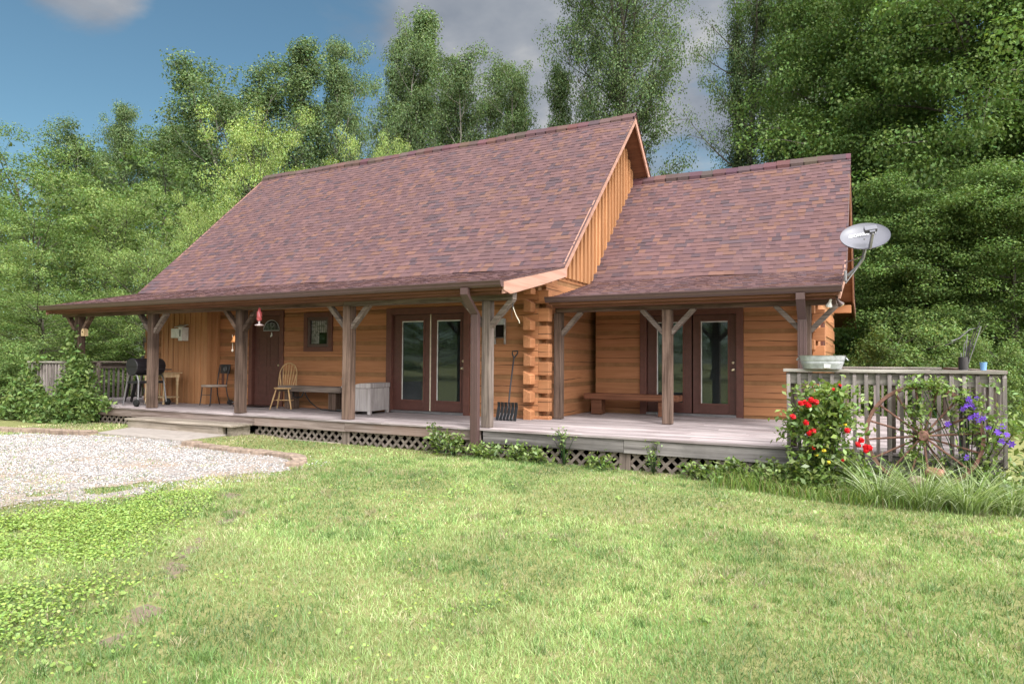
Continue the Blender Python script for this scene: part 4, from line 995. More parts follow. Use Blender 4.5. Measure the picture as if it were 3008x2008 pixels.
# floodlights under the wing eave
fl = tag(empty('flood_light', (4.86, 2.02, 2.0)), 'twin outdoor floodlight bulbs fixed under the wing eave corner', 'floodlight')
mb = MB(); mb.lathe([(.05, -.01), (.05, .015), (.01, .02)], 14, None, Matrix.Translation((.03, 0, .02))); part(mb, 'base', 'gutter_brown', fl)
for dx, rot in ((-.06, 15), (.10, -35)):
    M = Matrix.Translation((dx*.5, -.01, .0)) @ Matrix.Rotation(R(rot), 4, 'Y') @ Matrix.Rotation(R(20), 4, 'X')
    mb = MB(); mb.lathe([(.018, .0), (.02, -.05), (.045, -.10), (.048, -.115)], 14, None, M); h_ = part(mb, 'lamp_head', 'gutter_brown' if dx > 0 else 'white_paint', fl, 0, True)
    mb = MB(); mb.lathe([(.001, -.116), (.046, -.117), (.04, -.125), (.001, -.128)], 14, None, M); mb.build('lens', 'lens_warm', h_, 0, True)
# washtub on the railing
tu = tag(empty('wash_tub', (4.83, -.01, .978)), 'galvanised oval washtub standing on the deck railing', 'washtub')
mb = MB(); n = 36; prof = [(.215, .0, 0), (.232, .05, .0), (.240, .075, .004), (.242, .085, 0), (.246, .10, .004), (.255, .125, 0), (.263, .16, .0), (.270, .163, .0), (.262, .160, .0), (.20, .012, 0)]
vs = []
for a, z, e in prof:
    for k in range(n):
        t = 2*math.pi*k/n; vs.append(((a+e)*math.copysign(abs(math.cos(t))**.75, math.cos(t)), (a*.62+e)*math.copysign(abs(math.sin(t))**.75, math.sin(t)), z))
fs = [(i*n+k, i*n+(k+1) % n, (i+1)*n+(k+1) % n, (i+1)*n+k) for i in range(len(prof)-1) for k in range(n)]+[tuple(range(n))[::-1], tuple(range((len(prof)-1)*n, len(prof)*n))]
mb.add(vs, fs, (.5,)*3); part(mb, 'tub_body', 'zinc', tu, 0, True)
for sx in (-1, 1):
    mb = MB(); mb.tube([(sx*.265, -.05, .135), (sx*.285, -.045, .105), (sx*.285, .045, .105), (sx*.265, .05, .135)], .006, 6); part(mb, 'handle', 'zinc', tu)
mb = MB(); mb.box(.03, -.152, .012, .10, -.148, .055, None); part(mb, 'paper_sticker', 'white_paint', tu)
# bundle of garden stakes and hooks in a tall can behind the railing
gs = tag(empty('garden_stake_bundle', (6.34, .6, 0)), 'bundle of thin metal garden stakes and hooks standing behind the railing', 'garden stakes')
mb = MB(); mb.lathe([(.05, 0), (.052, .02), (.05, 1.13), (.045, 1.13), (.04, .05)], 14); part(mb, 'holder', 'dark_metal', gs, 0, True)
for i in range(8):
    mb = MB(); a = (i-3.5)*.0105; h = 1.18+.42*((i*5) % 8)/8; tip_ = .16 if h > 1.4 else .05
    pts = [(a, 0, .1), (a+.01, 0, 1.0), (a+tip_*(h-1)/.5, 0, h)]
    if i in (2, 5): pts += [(pts[-1][0]+.03, 0, h+.05), (pts[-1][0]+.06, 0, h+.03), (pts[-1][0]+.07, 0, h-.03)]
    if i in (1, 6): pts += [(pts[-1][0]-.12, 0, h-.04), (pts[-1][0]-.22, 0, h-.14), (pts[-1][0]-.30, 0, h-.17)]
    mb.tube(pts, .006, 5); part(mb, 'stake', 'dark_metal' if i % 2 else 'grey_metal', gs)
mb = MB(); mb.lathe([(.028, 0), (.036, .09), (.032, .09), (.024, .01)], 14); o = mb.build('plastic_cup', 'blue_plastic', None, 0, True, (6.47, .0, .978)); tag(o, 'small blue plastic cup standing on the deck railing', 'cup')
# iron wagon wheel
wh = tag(empty('wagon_wheel', (5.87, -.25, .235), 0), 'rusty iron wagon wheel leaning against the deck railing among plants', 'wheel')
mb = MB(); RR = .575; mb.add([], [])
vs = []; n = 48
for r_, y_ in ((RR, -.036), (RR, .036), (RR-.036, .036), (RR-.036, -.036)):
    for k in range(n): vs.append((r_*math.cos(2*math.pi*k/n), y_, r_*math.sin(2*math.pi*k/n)))
fs = [(i*n+k, i*n+(k+1) % n, ((i+1) % 4)*n+(k+1) % n, ((i+1) % 4)*n+k) for i in range(4) for k in range(n)]
mb.add(vs, fs); part(mb, 'rim', 'rust', wh)
mb = MB(); mb.lathe([(.05, -.08), (.062, -.06), (.062, .06), (.05, .08)], 16, None, Matrix.Rotation(R(90), 4, 'X')); part(mb, 'hub', 'rust', wh, 0, True)
for k in range(16):
    a = 2*math.pi*(k+.3)/16; mb = MB(); e = .045 if k % 2 else -.045
    mb.tube([(.05*math.cos(a), e, .05*math.sin(a)), ((RR-.012)*math.cos(a), 0, (RR-.012)*math.sin(a))], .0115, 6); part(mb, 'spoke', 'rust', wh)
wh.rotation_euler = (R(-9), 0, R(-2))
# flagstones by the wheel
for i, (x, y, s, lab) in enumerate(((5.62, -.50, .16, 'flat reddish sandstone slab lying lowest in the garden bed before the wheel'), (5.78, -.42, .13, 'yellowish mossy stone beside the reddish slab under the wheel'), (5.95, -.36, .14, 'pinkish stone nearest the wagon wheel hub in the bed'))):
    mb = MB(); k = 9; pr = [(s*(1+.25*rnd.uniform(-1, 1))*math.cos(2*math.pi*j/k), s*.6*(1+.25*rnd.uniform(-1, 1))*math.sin(2*math.pi*j/k)) for j in range(k)]
    mb.prism(pr, 2, 0, .10); o = mb.build('garden_stone', 'sandstone' if i != 1 else 'stone_tan', None, .03, True, (x, y, -.40+.10*i)); o.rotation_euler = (R(35), R(-8+8*i), i); tag(o, lab, 'stone', 'stones in the flower bed')

# ------------------------------------------------------------------ plants
def g_(seed): return np.random.default_rng(seed)
def ribbons(g, base, L, W, az, lean, bend, seg):
    """grass blades: quads (n*seg) from base points; lean and bend in radians"""
    n = len(base); ts = np.linspace(0, 1, seg+1); h = np.stack([np.cos(az), np.sin(az), np.zeros(n)], 1); side = np.stack([-np.sin(az), np.cos(az), np.zeros(n)], 1)
    tw = g.uniform(-1.2, 1.2, n)[:, None]; side = side*np.cos(tw)+h*np.sin(tw)
    p = base.copy(); pts = []
    for i, t in enumerate(ts):
        wd = W*(1-t)**.6 if i < seg else W*.12
        pts.append((p-side*(wd/2)[:, None], p+side*(wd/2)[:, None]))
        a = lean+bend*t; p = p+(h*np.sin(a)[:, None]+np.array([0, 0, 1])*np.cos(a)[:, None])*(L/seg)[:, None]
    V = np.stack([np.stack([pts[i][0], pts[i][1], pts[i+1][1], pts[i+1][0]], 1) for i in range(seg)], 1)
    return V.reshape(-1, 3)
PAL = np.array([(.215, .315, .098), (.145, .245, .076), (.292, .378, .152), (.41, .365, .235), (.108, .192, .060)])
def grass_colour(g, x, y):
    n = len(x); a = fbm(x, y, 1.1, 21); b = fbm(x, y, .45, 31); c = fbm(x, y, 2.6, 41, 2)
    w = np.stack([np.full(n, .9), .15+3.2*sst(a, .46, .62), .2+2.2*sst(c, .45, .62), .10+1.5*sst(b, .60, .72)+.12*sst(c, .3, .6), .06+1.3*sst(a, .52, .64)], 1)
    w[:, 3] += 5*sst(y, -1.75, -1.3)*(x < -4.2)+2.2*sst(poly_sd(x, y, GRAVEL)+(fbm(x, y, .5, 15)-.5)*1.2, -.7, .1)*(y < -2.3)+1.5*(gravel_amount(x, y) > .4)
    w = np.cumsum(w/w.sum(1)[:, None], 1); k = (g.random(n)[:, None] > w).sum(1).clip(0, 4)
    band = 1+.06*np.tanh(3*np.sin((x*.93+y*.37+.35*fbm(x, y, 2.2, 63))*math.pi/.85))
    return PAL[k]*g.uniform(.75, 1.22, n)[:, None]*band[:, None]*((.80+.36*sst(fbm(x, y, .8, 51), .38, .62))*(.84+.3*sst(fbm(x, y, 2.0, 57, 3), .35, .65)))[:, None]
def lawn():
    g = g_(5); Vs, Cs = [], []
    for r0, r1, dens, seg, Lm, Wm in ((2.5, 4.2, 7000, 3, .046, .0040), (4.2, 6.5, 4000, 2, .043, .0056), (6.5, 10.5, 1900, 2, .040, .0085), (10.5, 18, 600, 2, .040, .014)):
        area = (r1*r1-r0*r0)*R(96)/2; n = int(area*dens)
        r = np.sqrt(g.uniform(r0*r0, r1*r1, n)); th = R(90+27.9)+g.uniform(-R(46), R(50), n)
        x, y = CX+r*np.cos(th), CY+r*np.sin(th)
        ga, di = gravel_amount(x, y), dirt_amount(x, y)
        keep = (g.random(n) > np.where(ga > .45, .965, 0)) & (g.random(n) > di*.58) & (y < .02) & ~((x > -8.2) & (x < -5.05) & (y > -1.45))
        keep &= ~((ga > .45) & (fbm(x, y, .35, 77) < .55))
        keep |= (ga > .45) & (fbm(x, y, .55, 78) > .58-.14*sst(-y, 2.8, 4.4)) & (g.random(n) > .60) & (y < -1.6)
        x, y = x[keep], y[keep]; n = len(x); base = np.stack([x, y, gz(x, y)-.004], 1)
        L = Lm*g.uniform(.55, 1.35, n)*(.75+.5*fbm(x, y, .5, 61)); az = g.uniform(0, 2*math.pi, n)
        Vs.append((seg, ribbons(g, base, L, np.full(n, Wm)*g.uniform(.7, 1.3, n), az, g.uniform(.1, 1.0, n), g.uniform(.1, 1.0, n), seg)))
        Cs.append(np.repeat(grass_colour(g, x, y), seg, 0))
    nt_ = 2600; r = np.sqrt(g.uniform(2.6**2, 10.5**2, nt_)); th = R(90+27.9)+g.uniform(-R(44), R(48), nt_); x, y = CX+r*np.cos(th), CY+r*np.sin(th)
    k = (gravel_amount(x, y) < .3) & (y < -.05) & ~((x > -8.2) & (x < -5.05) & (y > -1.45)) & (fbm(x, y, .9, 131) > .45); x, y = x[k], y[k]
    m = 26; sp = np.repeat(g.uniform(.02, .07, len(x)), m); dark = np.repeat(g.uniform(.6, 1.12, len(x)), m); hh = np.repeat(g.uniform(.7, 1.5, len(x)), m); tan = np.repeat(g.random(len(x)) < .22, m)
    x = np.repeat(x, m)+g.normal(size=len(x)*m)*sp; y = np.repeat(y, m)+g.normal(size=len(y)*m)*sp; n = len(x)
    Vs.append((2, ribbons(g, np.stack([x, y, gz(x, y)-.004], 1), .06*hh*g.uniform(.6, 1.2, n), np.full(n, .0055)*g.uniform(.7, 1.3, n), g.uniform(0, 6.28, n), g.uniform(.05, .8, n), g.uniform(.2, 1.2, n), 2)))
    tc_ = np.where(tan[:, None], np.array([.36, .31, .19]), np.array([.150, .250, .072]))*dark[:, None]*g.uniform(.8, 1.2, n)[:, None]; Cs.append(np.repeat(tc_, 2, 0))
    o = mesh_np('lawn_grass', np.concatenate([v for _, v in Vs]), 4, np.concatenate(Cs), 'grass_blade'); tag(o, kind='stuff')
lawn()
def discs(g, c, size, tilt, k=5, stretch=1.0):
    """small rounded leaves: k-gons at c (n,3)"""
    n = len(c); nr = g.normal(size=(n, 3))*tilt; nr[:, 2] = 1; nr /= np.linalg.norm(nr, axis=1)[:, None]
    d = g.normal(size=(n, 3)); d -= nr*(d*nr).sum(1)[:, None]; d /= np.linalg.norm(d, axis=1)[:, None]; w = np.cross(nr, d)
    return np.stack([c+d*(size*stretch*math.cos(2*math.pi*i/k))[:, None]+w*(size*math.sin(2*math.pi*i/k))[:, None] for i in range(k)], 1).reshape(-1, 3)
def clover():
    g = g_(8); n = 300000; r = np.sqrt(g.uniform(2.5**2, 8.5**2, n)); th = R(90+27.9)+g.uniform(-R(4), R(48), n)
    x, y = CX+r*np.cos(th), CY+r*np.sin(th)
    s = (x+.9)*(-3.3)-(y+3.9)*3.0; sd = -s/4.46*-1.0           # distance to the worn strip, positive on the gravel side
    amt = sst(sd, .0, .8)*sst(fbm(x, y, .5, 91, 5)+g.normal(size=n)*.07, .30, .62)*sst(y, -9, -8)*sst(-poly_sd(x, y, GRAVEL), .05, .8)
    amt = np.maximum(amt, .12*sst(fbm(x, y, .4, 95)+g.normal(size=n)*.06, .62, .82))*(1-dirt_amount(x, y))
    k = g.random(n) < amt*.62; x, y = x[k], y[k]; n = len(x)
    c = np.stack([x, y, gz(x, y)+g.uniform(.015, .05, n)], 1)
    V = discs(g, c, g.uniform(.006, .012, n), .45, 5); C = np.array([.245, .345, .085])*g.uniform(.72, 1.3, n)[:, None]*(1+g.normal(size=(n, 3))*[.08, .03, .1])
    o = mesh_np('clover_leaves', V, 5, C, 'grass_blade'); tag(o, kind='stuff')
    # broad plantain and dock leaves
    n = 900; r = np.sqrt(g.uniform(2.6**2, 9**2, n)); th = R(90+27.9)+g.uniform(-R(44), R(48), n); x, y = CX+r*np.cos(th), CY+r*np.sin(th)
    s = ((x+.9)*3.3+(y+3.9)*3.0)/4.46; k = (g.random(n) < np.where(s < -.1, .5, .035)) & (gravel_amount(x, y) < .3) & (y < -1); x, y = x[k], y[k]
    m = 6; x = np.repeat(x, m)+g.normal(size=len(x)*m)*.045; y = np.repeat(y, m)+g.normal(size=len(y)*m)*.045; n = len(x)
    c = np.stack([x, y, gz(x, y)+g.uniform(.015, .045, n)], 1); sz = g.uniform(.008, .016, n)
    V = discs(g, c, sz, .55, 8, 1.6); C = np.array([.25, .35, .10])*g.uniform(.7, 1.15, n)[:, None]
    o = mesh_np('broad_leaf_weeds', V, 8, C, 'grass_blade'); tag(o, kind='stuff')
clover()
def pebbles():
    g = g_(12); n = 90000; x = g.uniform(-11.5, -1.4, n); y = g.uniform(-8, -1.4, n); ga = gravel_amount(x, y)
    k = g.random(n) < np.maximum(ga*.95, .22*sst(poly_sd(x, y, GRAVEL), -.8, .1))*np.where(y < -4.3, .7, 1)*(1-.75*sst(fbm(x, y, .8, 14), .55, .7)); x, y = x[k], y[k]; n = len(x); sz = g.uniform(.005, .017, n)
    c = np.stack([x, y, gz(x, y)+.006+sz*.3], 1); az = g.uniform(0, 6.28, n)
    P = np.array([(1, 0, 0), (0, 1, 0), (-1, 0, 0), (0, -1, 0), (0, 0, .8)], float)
    pts = P[None]*(sz[:, None, None]*g.uniform(.6, 1.3, (n, 5, 1))); ca, sa = np.cos(az)[:, None], np.sin(az)[:, None]
    X = pts[..., 0]*ca-pts[..., 1]*sa+c[:, None, 0]; Y = pts[..., 0]*sa+pts[..., 1]*ca+c[:, None, 1]; Z = pts[..., 2]+c[:, None, 2]
    Q = np.stack([X, Y, Z], -1); V = np.stack([Q[:, i] for f in ((0, 1, 4), (1, 2, 4), (2, 3, 4), (3, 0, 4)) for i in f], 1).reshape(-1, 3)
    C = np.repeat(np.array([.355, .338, .33])*g.uniform(.35, 1.35, n)[:, None]*(1+g.normal(size=(n, 3))*.02), 4, 0)
    o = mesh_np('gravel_stones', V, 3, np.clip(C, 0, .85), 'pebble'); tag(o, kind='stuff')
pebbles()
# weeds and flowers along the deck
def leafy(name, base, label, cat, clusters, n_leaf, size, m='leaf_garden', bias=.55, tint=(.7, 1.3), seed=1, stems=True, sig=.05, group=None, width=.5, droop=.3):
    """a plant: stems from the base to each cluster centre, leaves round them"""
    g = g_(seed); root = tag(empty(name, base), label, cat, group); cs = np.array(clusters, float)
    c = np.repeat(cs, n_leaf, 0)+g.normal(size=(len(cs)*n_leaf, 3))*sig
    V, C = leaves_np(g, c, size, bias, width, tint, droop=droop); mesh_np('foliage', V, 4, C, m, root)
    if stems:
        mb = MB()
        for q in cs[::max(1, len(cs)//30)]:
            q = Vector(q); mid = Vector((q.x*.45, q.y*.45, q.z*.55)); mb.tube([(q.x*.1, q.y*.1, 0), mid, q], .004, 4)
        mb.build('stem', 'leaf_ivy', root)
    return root
weeds = [(-.42, -.16, .32, .42, 11, 'leafy green weed clump at the foot of the brown downspout'), (-.78, -.10, .22, .55, 8, 'thin climbing weed against the lattice left of the downspout'), (.18, -.14, .30, .30, 10, 'broad leafed weed right beside the downspout by the lattice'),
         (.66, -.10, .26, .30, 9, 'dark leafy weed before the lattice near the corner logs'), (1.0, -.12, .24, .26, 9, 'light green star-leafed weed at the lattice in front of the corner post'), (1.42, -.08, .14, .62, 10, 'tall wispy weed reaching above the deck edge'),
         (2.0, -.10, .30, .24, 8, 'low dark weed clump left of the skirting post'), (2.75, -.10, .14, .52, 9, 'tall thin weed right of the skirting post'), (3.35, -.14, .30, .22, 9, 'low grassy weed clump under the wing deck'), (3.95, -.25, .40, .32, 14, 'bushy weed clump where the deck meets the flower bed'), (4.3, -.35, .35, .40, 14, 'green leafy weed mound at the left rail post')]
for i, (x, y, w, h, k, lab) in enumerate(weeds):
    g = random.Random(100+i); cl = [(g.gauss(0, w*.45), g.gauss(0, .07)-.02, h*.82*g.uniform(.15, 1)) for j in range(k*2)]
    leafy('weed', (x, y, float(gz(x, y))), lab, 'weed', cl, 13 if w > .2 else 7, .075 if w > .2 else .05, 'leaf_garden', .5, (.6, 1.25), 200+i, True, .045 if w > .2 else .03, 'weeds along the deck skirting')
def bed():
    g = g_(31); n = 16000; x = g.uniform(3.6, 7.6, n); y = g.uniform(-.95, -.03, n)
    front = -.78+.16*np.sin(x*2.1)+.25*sst(x, 6.4, 7.4); k = (y > front+g.normal(size=n)*.05)&(g.random(n) < .35+.65*sst(x, 3.6, 4.6)); x, y = x[k], y[k]; n = len(x)
    base = np.stack([x, y, gz(x, y)-.01], 1); L = g.uniform(.08, .30, n)*(.5+.9*fbm(x, y, .3, 3)); az = g.uniform(0, 6.28, n)
    V = ribbons(g, base, L, g.uniform(.004, .012, n), az, g.uniform(0, .5, n), g.uniform(.2, 1.5, n), 3)
    C = np.array([.20, .29, .07])*g.uniform(.55, 1.35, n)[:, None]*(1+g.normal(size=(n, 3))*[.12, .04, .15]); dry = g.random(n) < .10; C[dry] = np.array([.40, .33, .18])*g.uniform(.7, 1.2, dry.sum())[:, None]
    o = mesh_np('garden_undergrowth', V, 4, np.repeat(C, 3, 0), 'grass_blade'); tag(o, kind='stuff')
    n = 5200; x = g.uniform(4.2, 7.6, n); y = g.uniform(-.62, -.05, n); z = gz(x, y)+g.uniform(.02, .26, n)*(.4+fbm(x, y, .3, 9))
    V, C = leaves_np(g, np.stack([x, y, z], 1), .06, .5, .55, (.6, 1.35)); o = mesh_np('flower_bed_leaves', V, 4, C, 'leaf_garden'); tag(o, kind='stuff')
bed()
for i, (x, y, nb, L, lab) in enumerate(((5.42, -.70, 260, .66, 'striped arching ornamental grass clump leftmost in front of the wheel'), (5.85, -.72, 300, .64, 'striped ornamental grass clump below the middle of the wheel'), (6.25, -.68, 300, .66, 'pale ornamental grass clump spilling over the lawn under the purple flowers'), (6.62, -.52, 240, .66, 'ornamental grass clump at the outer end of the bed'))):
    g = g_(60+i); a = g.uniform(0, 6.28, nb); r = .15*np.sqrt(g.random(nb)); base = np.stack([r*np.cos(a), r*np.sin(a), np.zeros(nb)], 1)
    az = a+g.normal(size=nb)*.5; V = ribbons(g, base, L*g.uniform(.6, 1.15, nb), g.uniform(.007, .014, nb), az, g.uniform(.1, .7, nb), g.uniform(.6, 1.9, nb), 6)
    C = np.array([.24, .33, .12])*g.uniform(.65, 1.2, nb)[:, None]; pale = g.random(nb) < .35; C[pale] = np.array([.52, .58, .38])*g.uniform(.8, 1.1, pale.sum())[:, None]
    root = tag(empty('ornamental_grass', (x, y, float(gz(x, y)))), lab, 'ornamental grass', 'ornamental grass clumps'); mesh_np('blades', V, 4, np.repeat(C, 6, 0), 'grass_blade', root)
# rose bush
def flowers(root, name, pts, rad, m, seed, petals=14):
    g = g_(seed)
    for p in pts:
        mb = MB()
        for k in range(petals):
            d = Vector(g.normal(size=3)); d.y -= .6; d.normalize(); c = Vector(p)+d*rad*.55; t = d.orthogonal().normalized(); b = d.cross(t); s = rad*g.uniform(.45, .7)
            mb.add([c+t*s, c+b*s+d*s*.3, c-t*s, c-b*s+d*s*.3], [(0, 1, 2, 3)])
        o = mb.build(name, m, root)
g = random.Random(5); cl = []
for k in range(150):
    t = g.random(); x = 4.87+g.gauss(0, .19)*(1.2-.5*t); cl.append((x-4.9, g.uniform(-.22, .12), .05+t*1.18))
for k in range(50): cl.append((g.uniform(-.35, .45), g.uniform(-.25, .1), g.uniform(.05, .45)))
for k in range(60): cl.append((g.gauss(.05, .2), g.uniform(-.2, .1), g.uniform(.7, 1.25)))
rose = leafy('rose_bush', (4.9, -.33, -.50), 'tall rose bush with red blooms climbing the left end of the deck railing', 'rose bush', cl, 15, .085, 'leaf_garden', .5, (.65, 1.5), 71, True, .055)
ROSES = [(4.62, .58), (4.67, .59), (4.73, .62), (4.78, .60), (4.70, .56), (4.53, .42), (4.67, .36), (4.71, .24), (4.75, .27), (5.10, .29), (5.21, .14), (5.24, .19), (5.28, .12), (5.32, .11), (5.29, .08), (4.96, .75), (5.03, .80), (4.75, .07), (5.05, -.05)]
flowers(rose, 'rose_bloom', [(x-4.9+.02, -.26, z+.50) for x, z in ROSES[:15]], .040, 'red_petal', 4)
flowers(rose, 'rose_bloom', [(x-4.9+.02, -.24, z+.50) for x, z in ROSES[15:]], .022, 'red_petal', 6, 9)
flowers(rose, 'yellow_leaf', [(-.02, -.27, .55), (.03, -.27, .42), (.20, -.26, .86), (-.10, -.26, .50)], .028, 'yellow_leaf', 9, 5)
# clematis over the wheel and rail end
g = random.Random(9); cl = []
for k in range(46):
    a = math.pi*g.uniform(.18, .62); cl.append((5.87-6.3+.575*math.cos(a)+g.gauss(0, .03), g.uniform(-.06, .03), .235+.50+.575*math.sin(a)+g.gauss(0, .035)))
for k in range(36): cl.append((5.80-6.3+g.gauss(0, .06), g.uniform(-.05, .05), .5+g.uniform(-.1, .62)))
for k in range(70): cl.append((g.gauss(.12, .16), g.uniform(-.1, .1), .1+abs(g.gauss(.6, .34))))
for k in range(40): cl.append((g.uniform(-.75, .5), g.uniform(-.08, .06), g.uniform(.05, .45)))
clem = leafy('clematis', (6.3, -.26, -.50), 'purple flowering clematis vine climbing the wagon wheel and railing end', 'clematis', cl, 12, .062, 'leaf_garden', .45, (.65, 1.45), 81, True, .045)
g = g_(15)
for x, z in [(6.27, .60), (6.31, .62), (6.29, .67), (6.36, .68), (6.33, .58), (6.31, .47), (6.36, .50), (6.42, .47), (6.10, .39), (6.47, .37), (6.55, .33), (6.62, .31), (6.58, .23), (6.66, .21), (6.27, .04), (6.59, .39), (6.24, .56), (6.38, .45)]:
    mb = MB(); c = Vector((x-6.3, -.10+g.normal()*.02, z+.50)); f = Vector((g.normal()*.5, -1, .35+g.normal()*.35)).normalized(); t = f.orthogonal().normalized(); b = f.cross(t); s = g.uniform(.030, .044)
    for k in range(6):
        a = 2*math.pi*k/6+g.random()*.4; d = t*math.cos(a)+b*math.sin(a); w = f.cross(d)
        mb.add([c, c+d*s*.55+w*s*.32+f*.004, c+d*s*1.1-f*.004, c+d*s*.55-w*s*.32+f*.004], [(0, 1, 2, 3)])
    mb.build('clematis_bloom', 'purple_petal', clem)
g = random.Random(19); cl = [(g.gauss(0, .30), g.gauss(0, .25), .1+g.random()*.75) for k in range(110)]
leafy('leafy_shrub', (7.25, .25, -.5), 'light green leafy shrub at the outer corner of the railing', 'shrub', cl, 10, .11, 'leaf_garden', .5, (.7, 1.4), 91, True, .07)
# creeper over the left end of the deck
def creeper():
    g = g_(44); root = tag(empty('creeper_vine', (-11.3, -.15, -.40)), 'dense green creeper covering the far end of the front railing and its post', 'creeper'); P = []
    hx = np.array([-13.3, -12.95, -12.6, -12.35, -12.0, -11.6, -11.25, -10.95, -10.6, -10.35, -10.1, -9.85]); hz = np.array([.25, .70, 1.15, 1.0, .62, .42, .58, 1.0, 1.45, 1.3, .75, .25])
    while len(P) < 1050:
        x = g.uniform(-13.3, -9.95); h = np.interp(x, hx, hz)+g.normal()*.06; t = g.random(); z = h*t
        th = .28*(1-.55*t) if x < -10.2 else .2
        P.append((x+11.3, -th*abs(g.normal())*.75+.10+(.12 if t > .9 else 0), z))
    for k in range(60): P.append((g.uniform(-13, -12)+11.3, g.uniform(0, .4), g.uniform(.2, 1.45)))
    for k in range(26): P.append((-10.93+11.3+g.normal()*.09, .16+g.uniform(-.1, .02), 1.4+abs(g.normal())*.25))
    for k in range(16): P.append((g.uniform(-10.2, -9.4)+11.3, g.uniform(.0, .3), .42+abs(g.normal())*.03))
    c = np.repeat(np.array(P), 15, 0)+g.normal(size=(len(P)*15, 3))*[.085, .06, .075]; c[:, 2] = np.maximum(c[:, 2], .01)
    V, C = leaves_np(g, c, .115, .45, .5, (.65, 1.3), droop=.7); mesh_np('foliage', V, 4, C, 'leaf_green', root)
    mb = MB()
    for k in range(14):
        x = g.uniform(-13, -10.2)+11.3; mb.tube([(x, -.1, 0), (x+g.normal()*.1, 0, .5), (x+g.normal()*.15, .05, 1.0)], .008, 5)
    mb.build('stem', 'bark', root)
creeper()

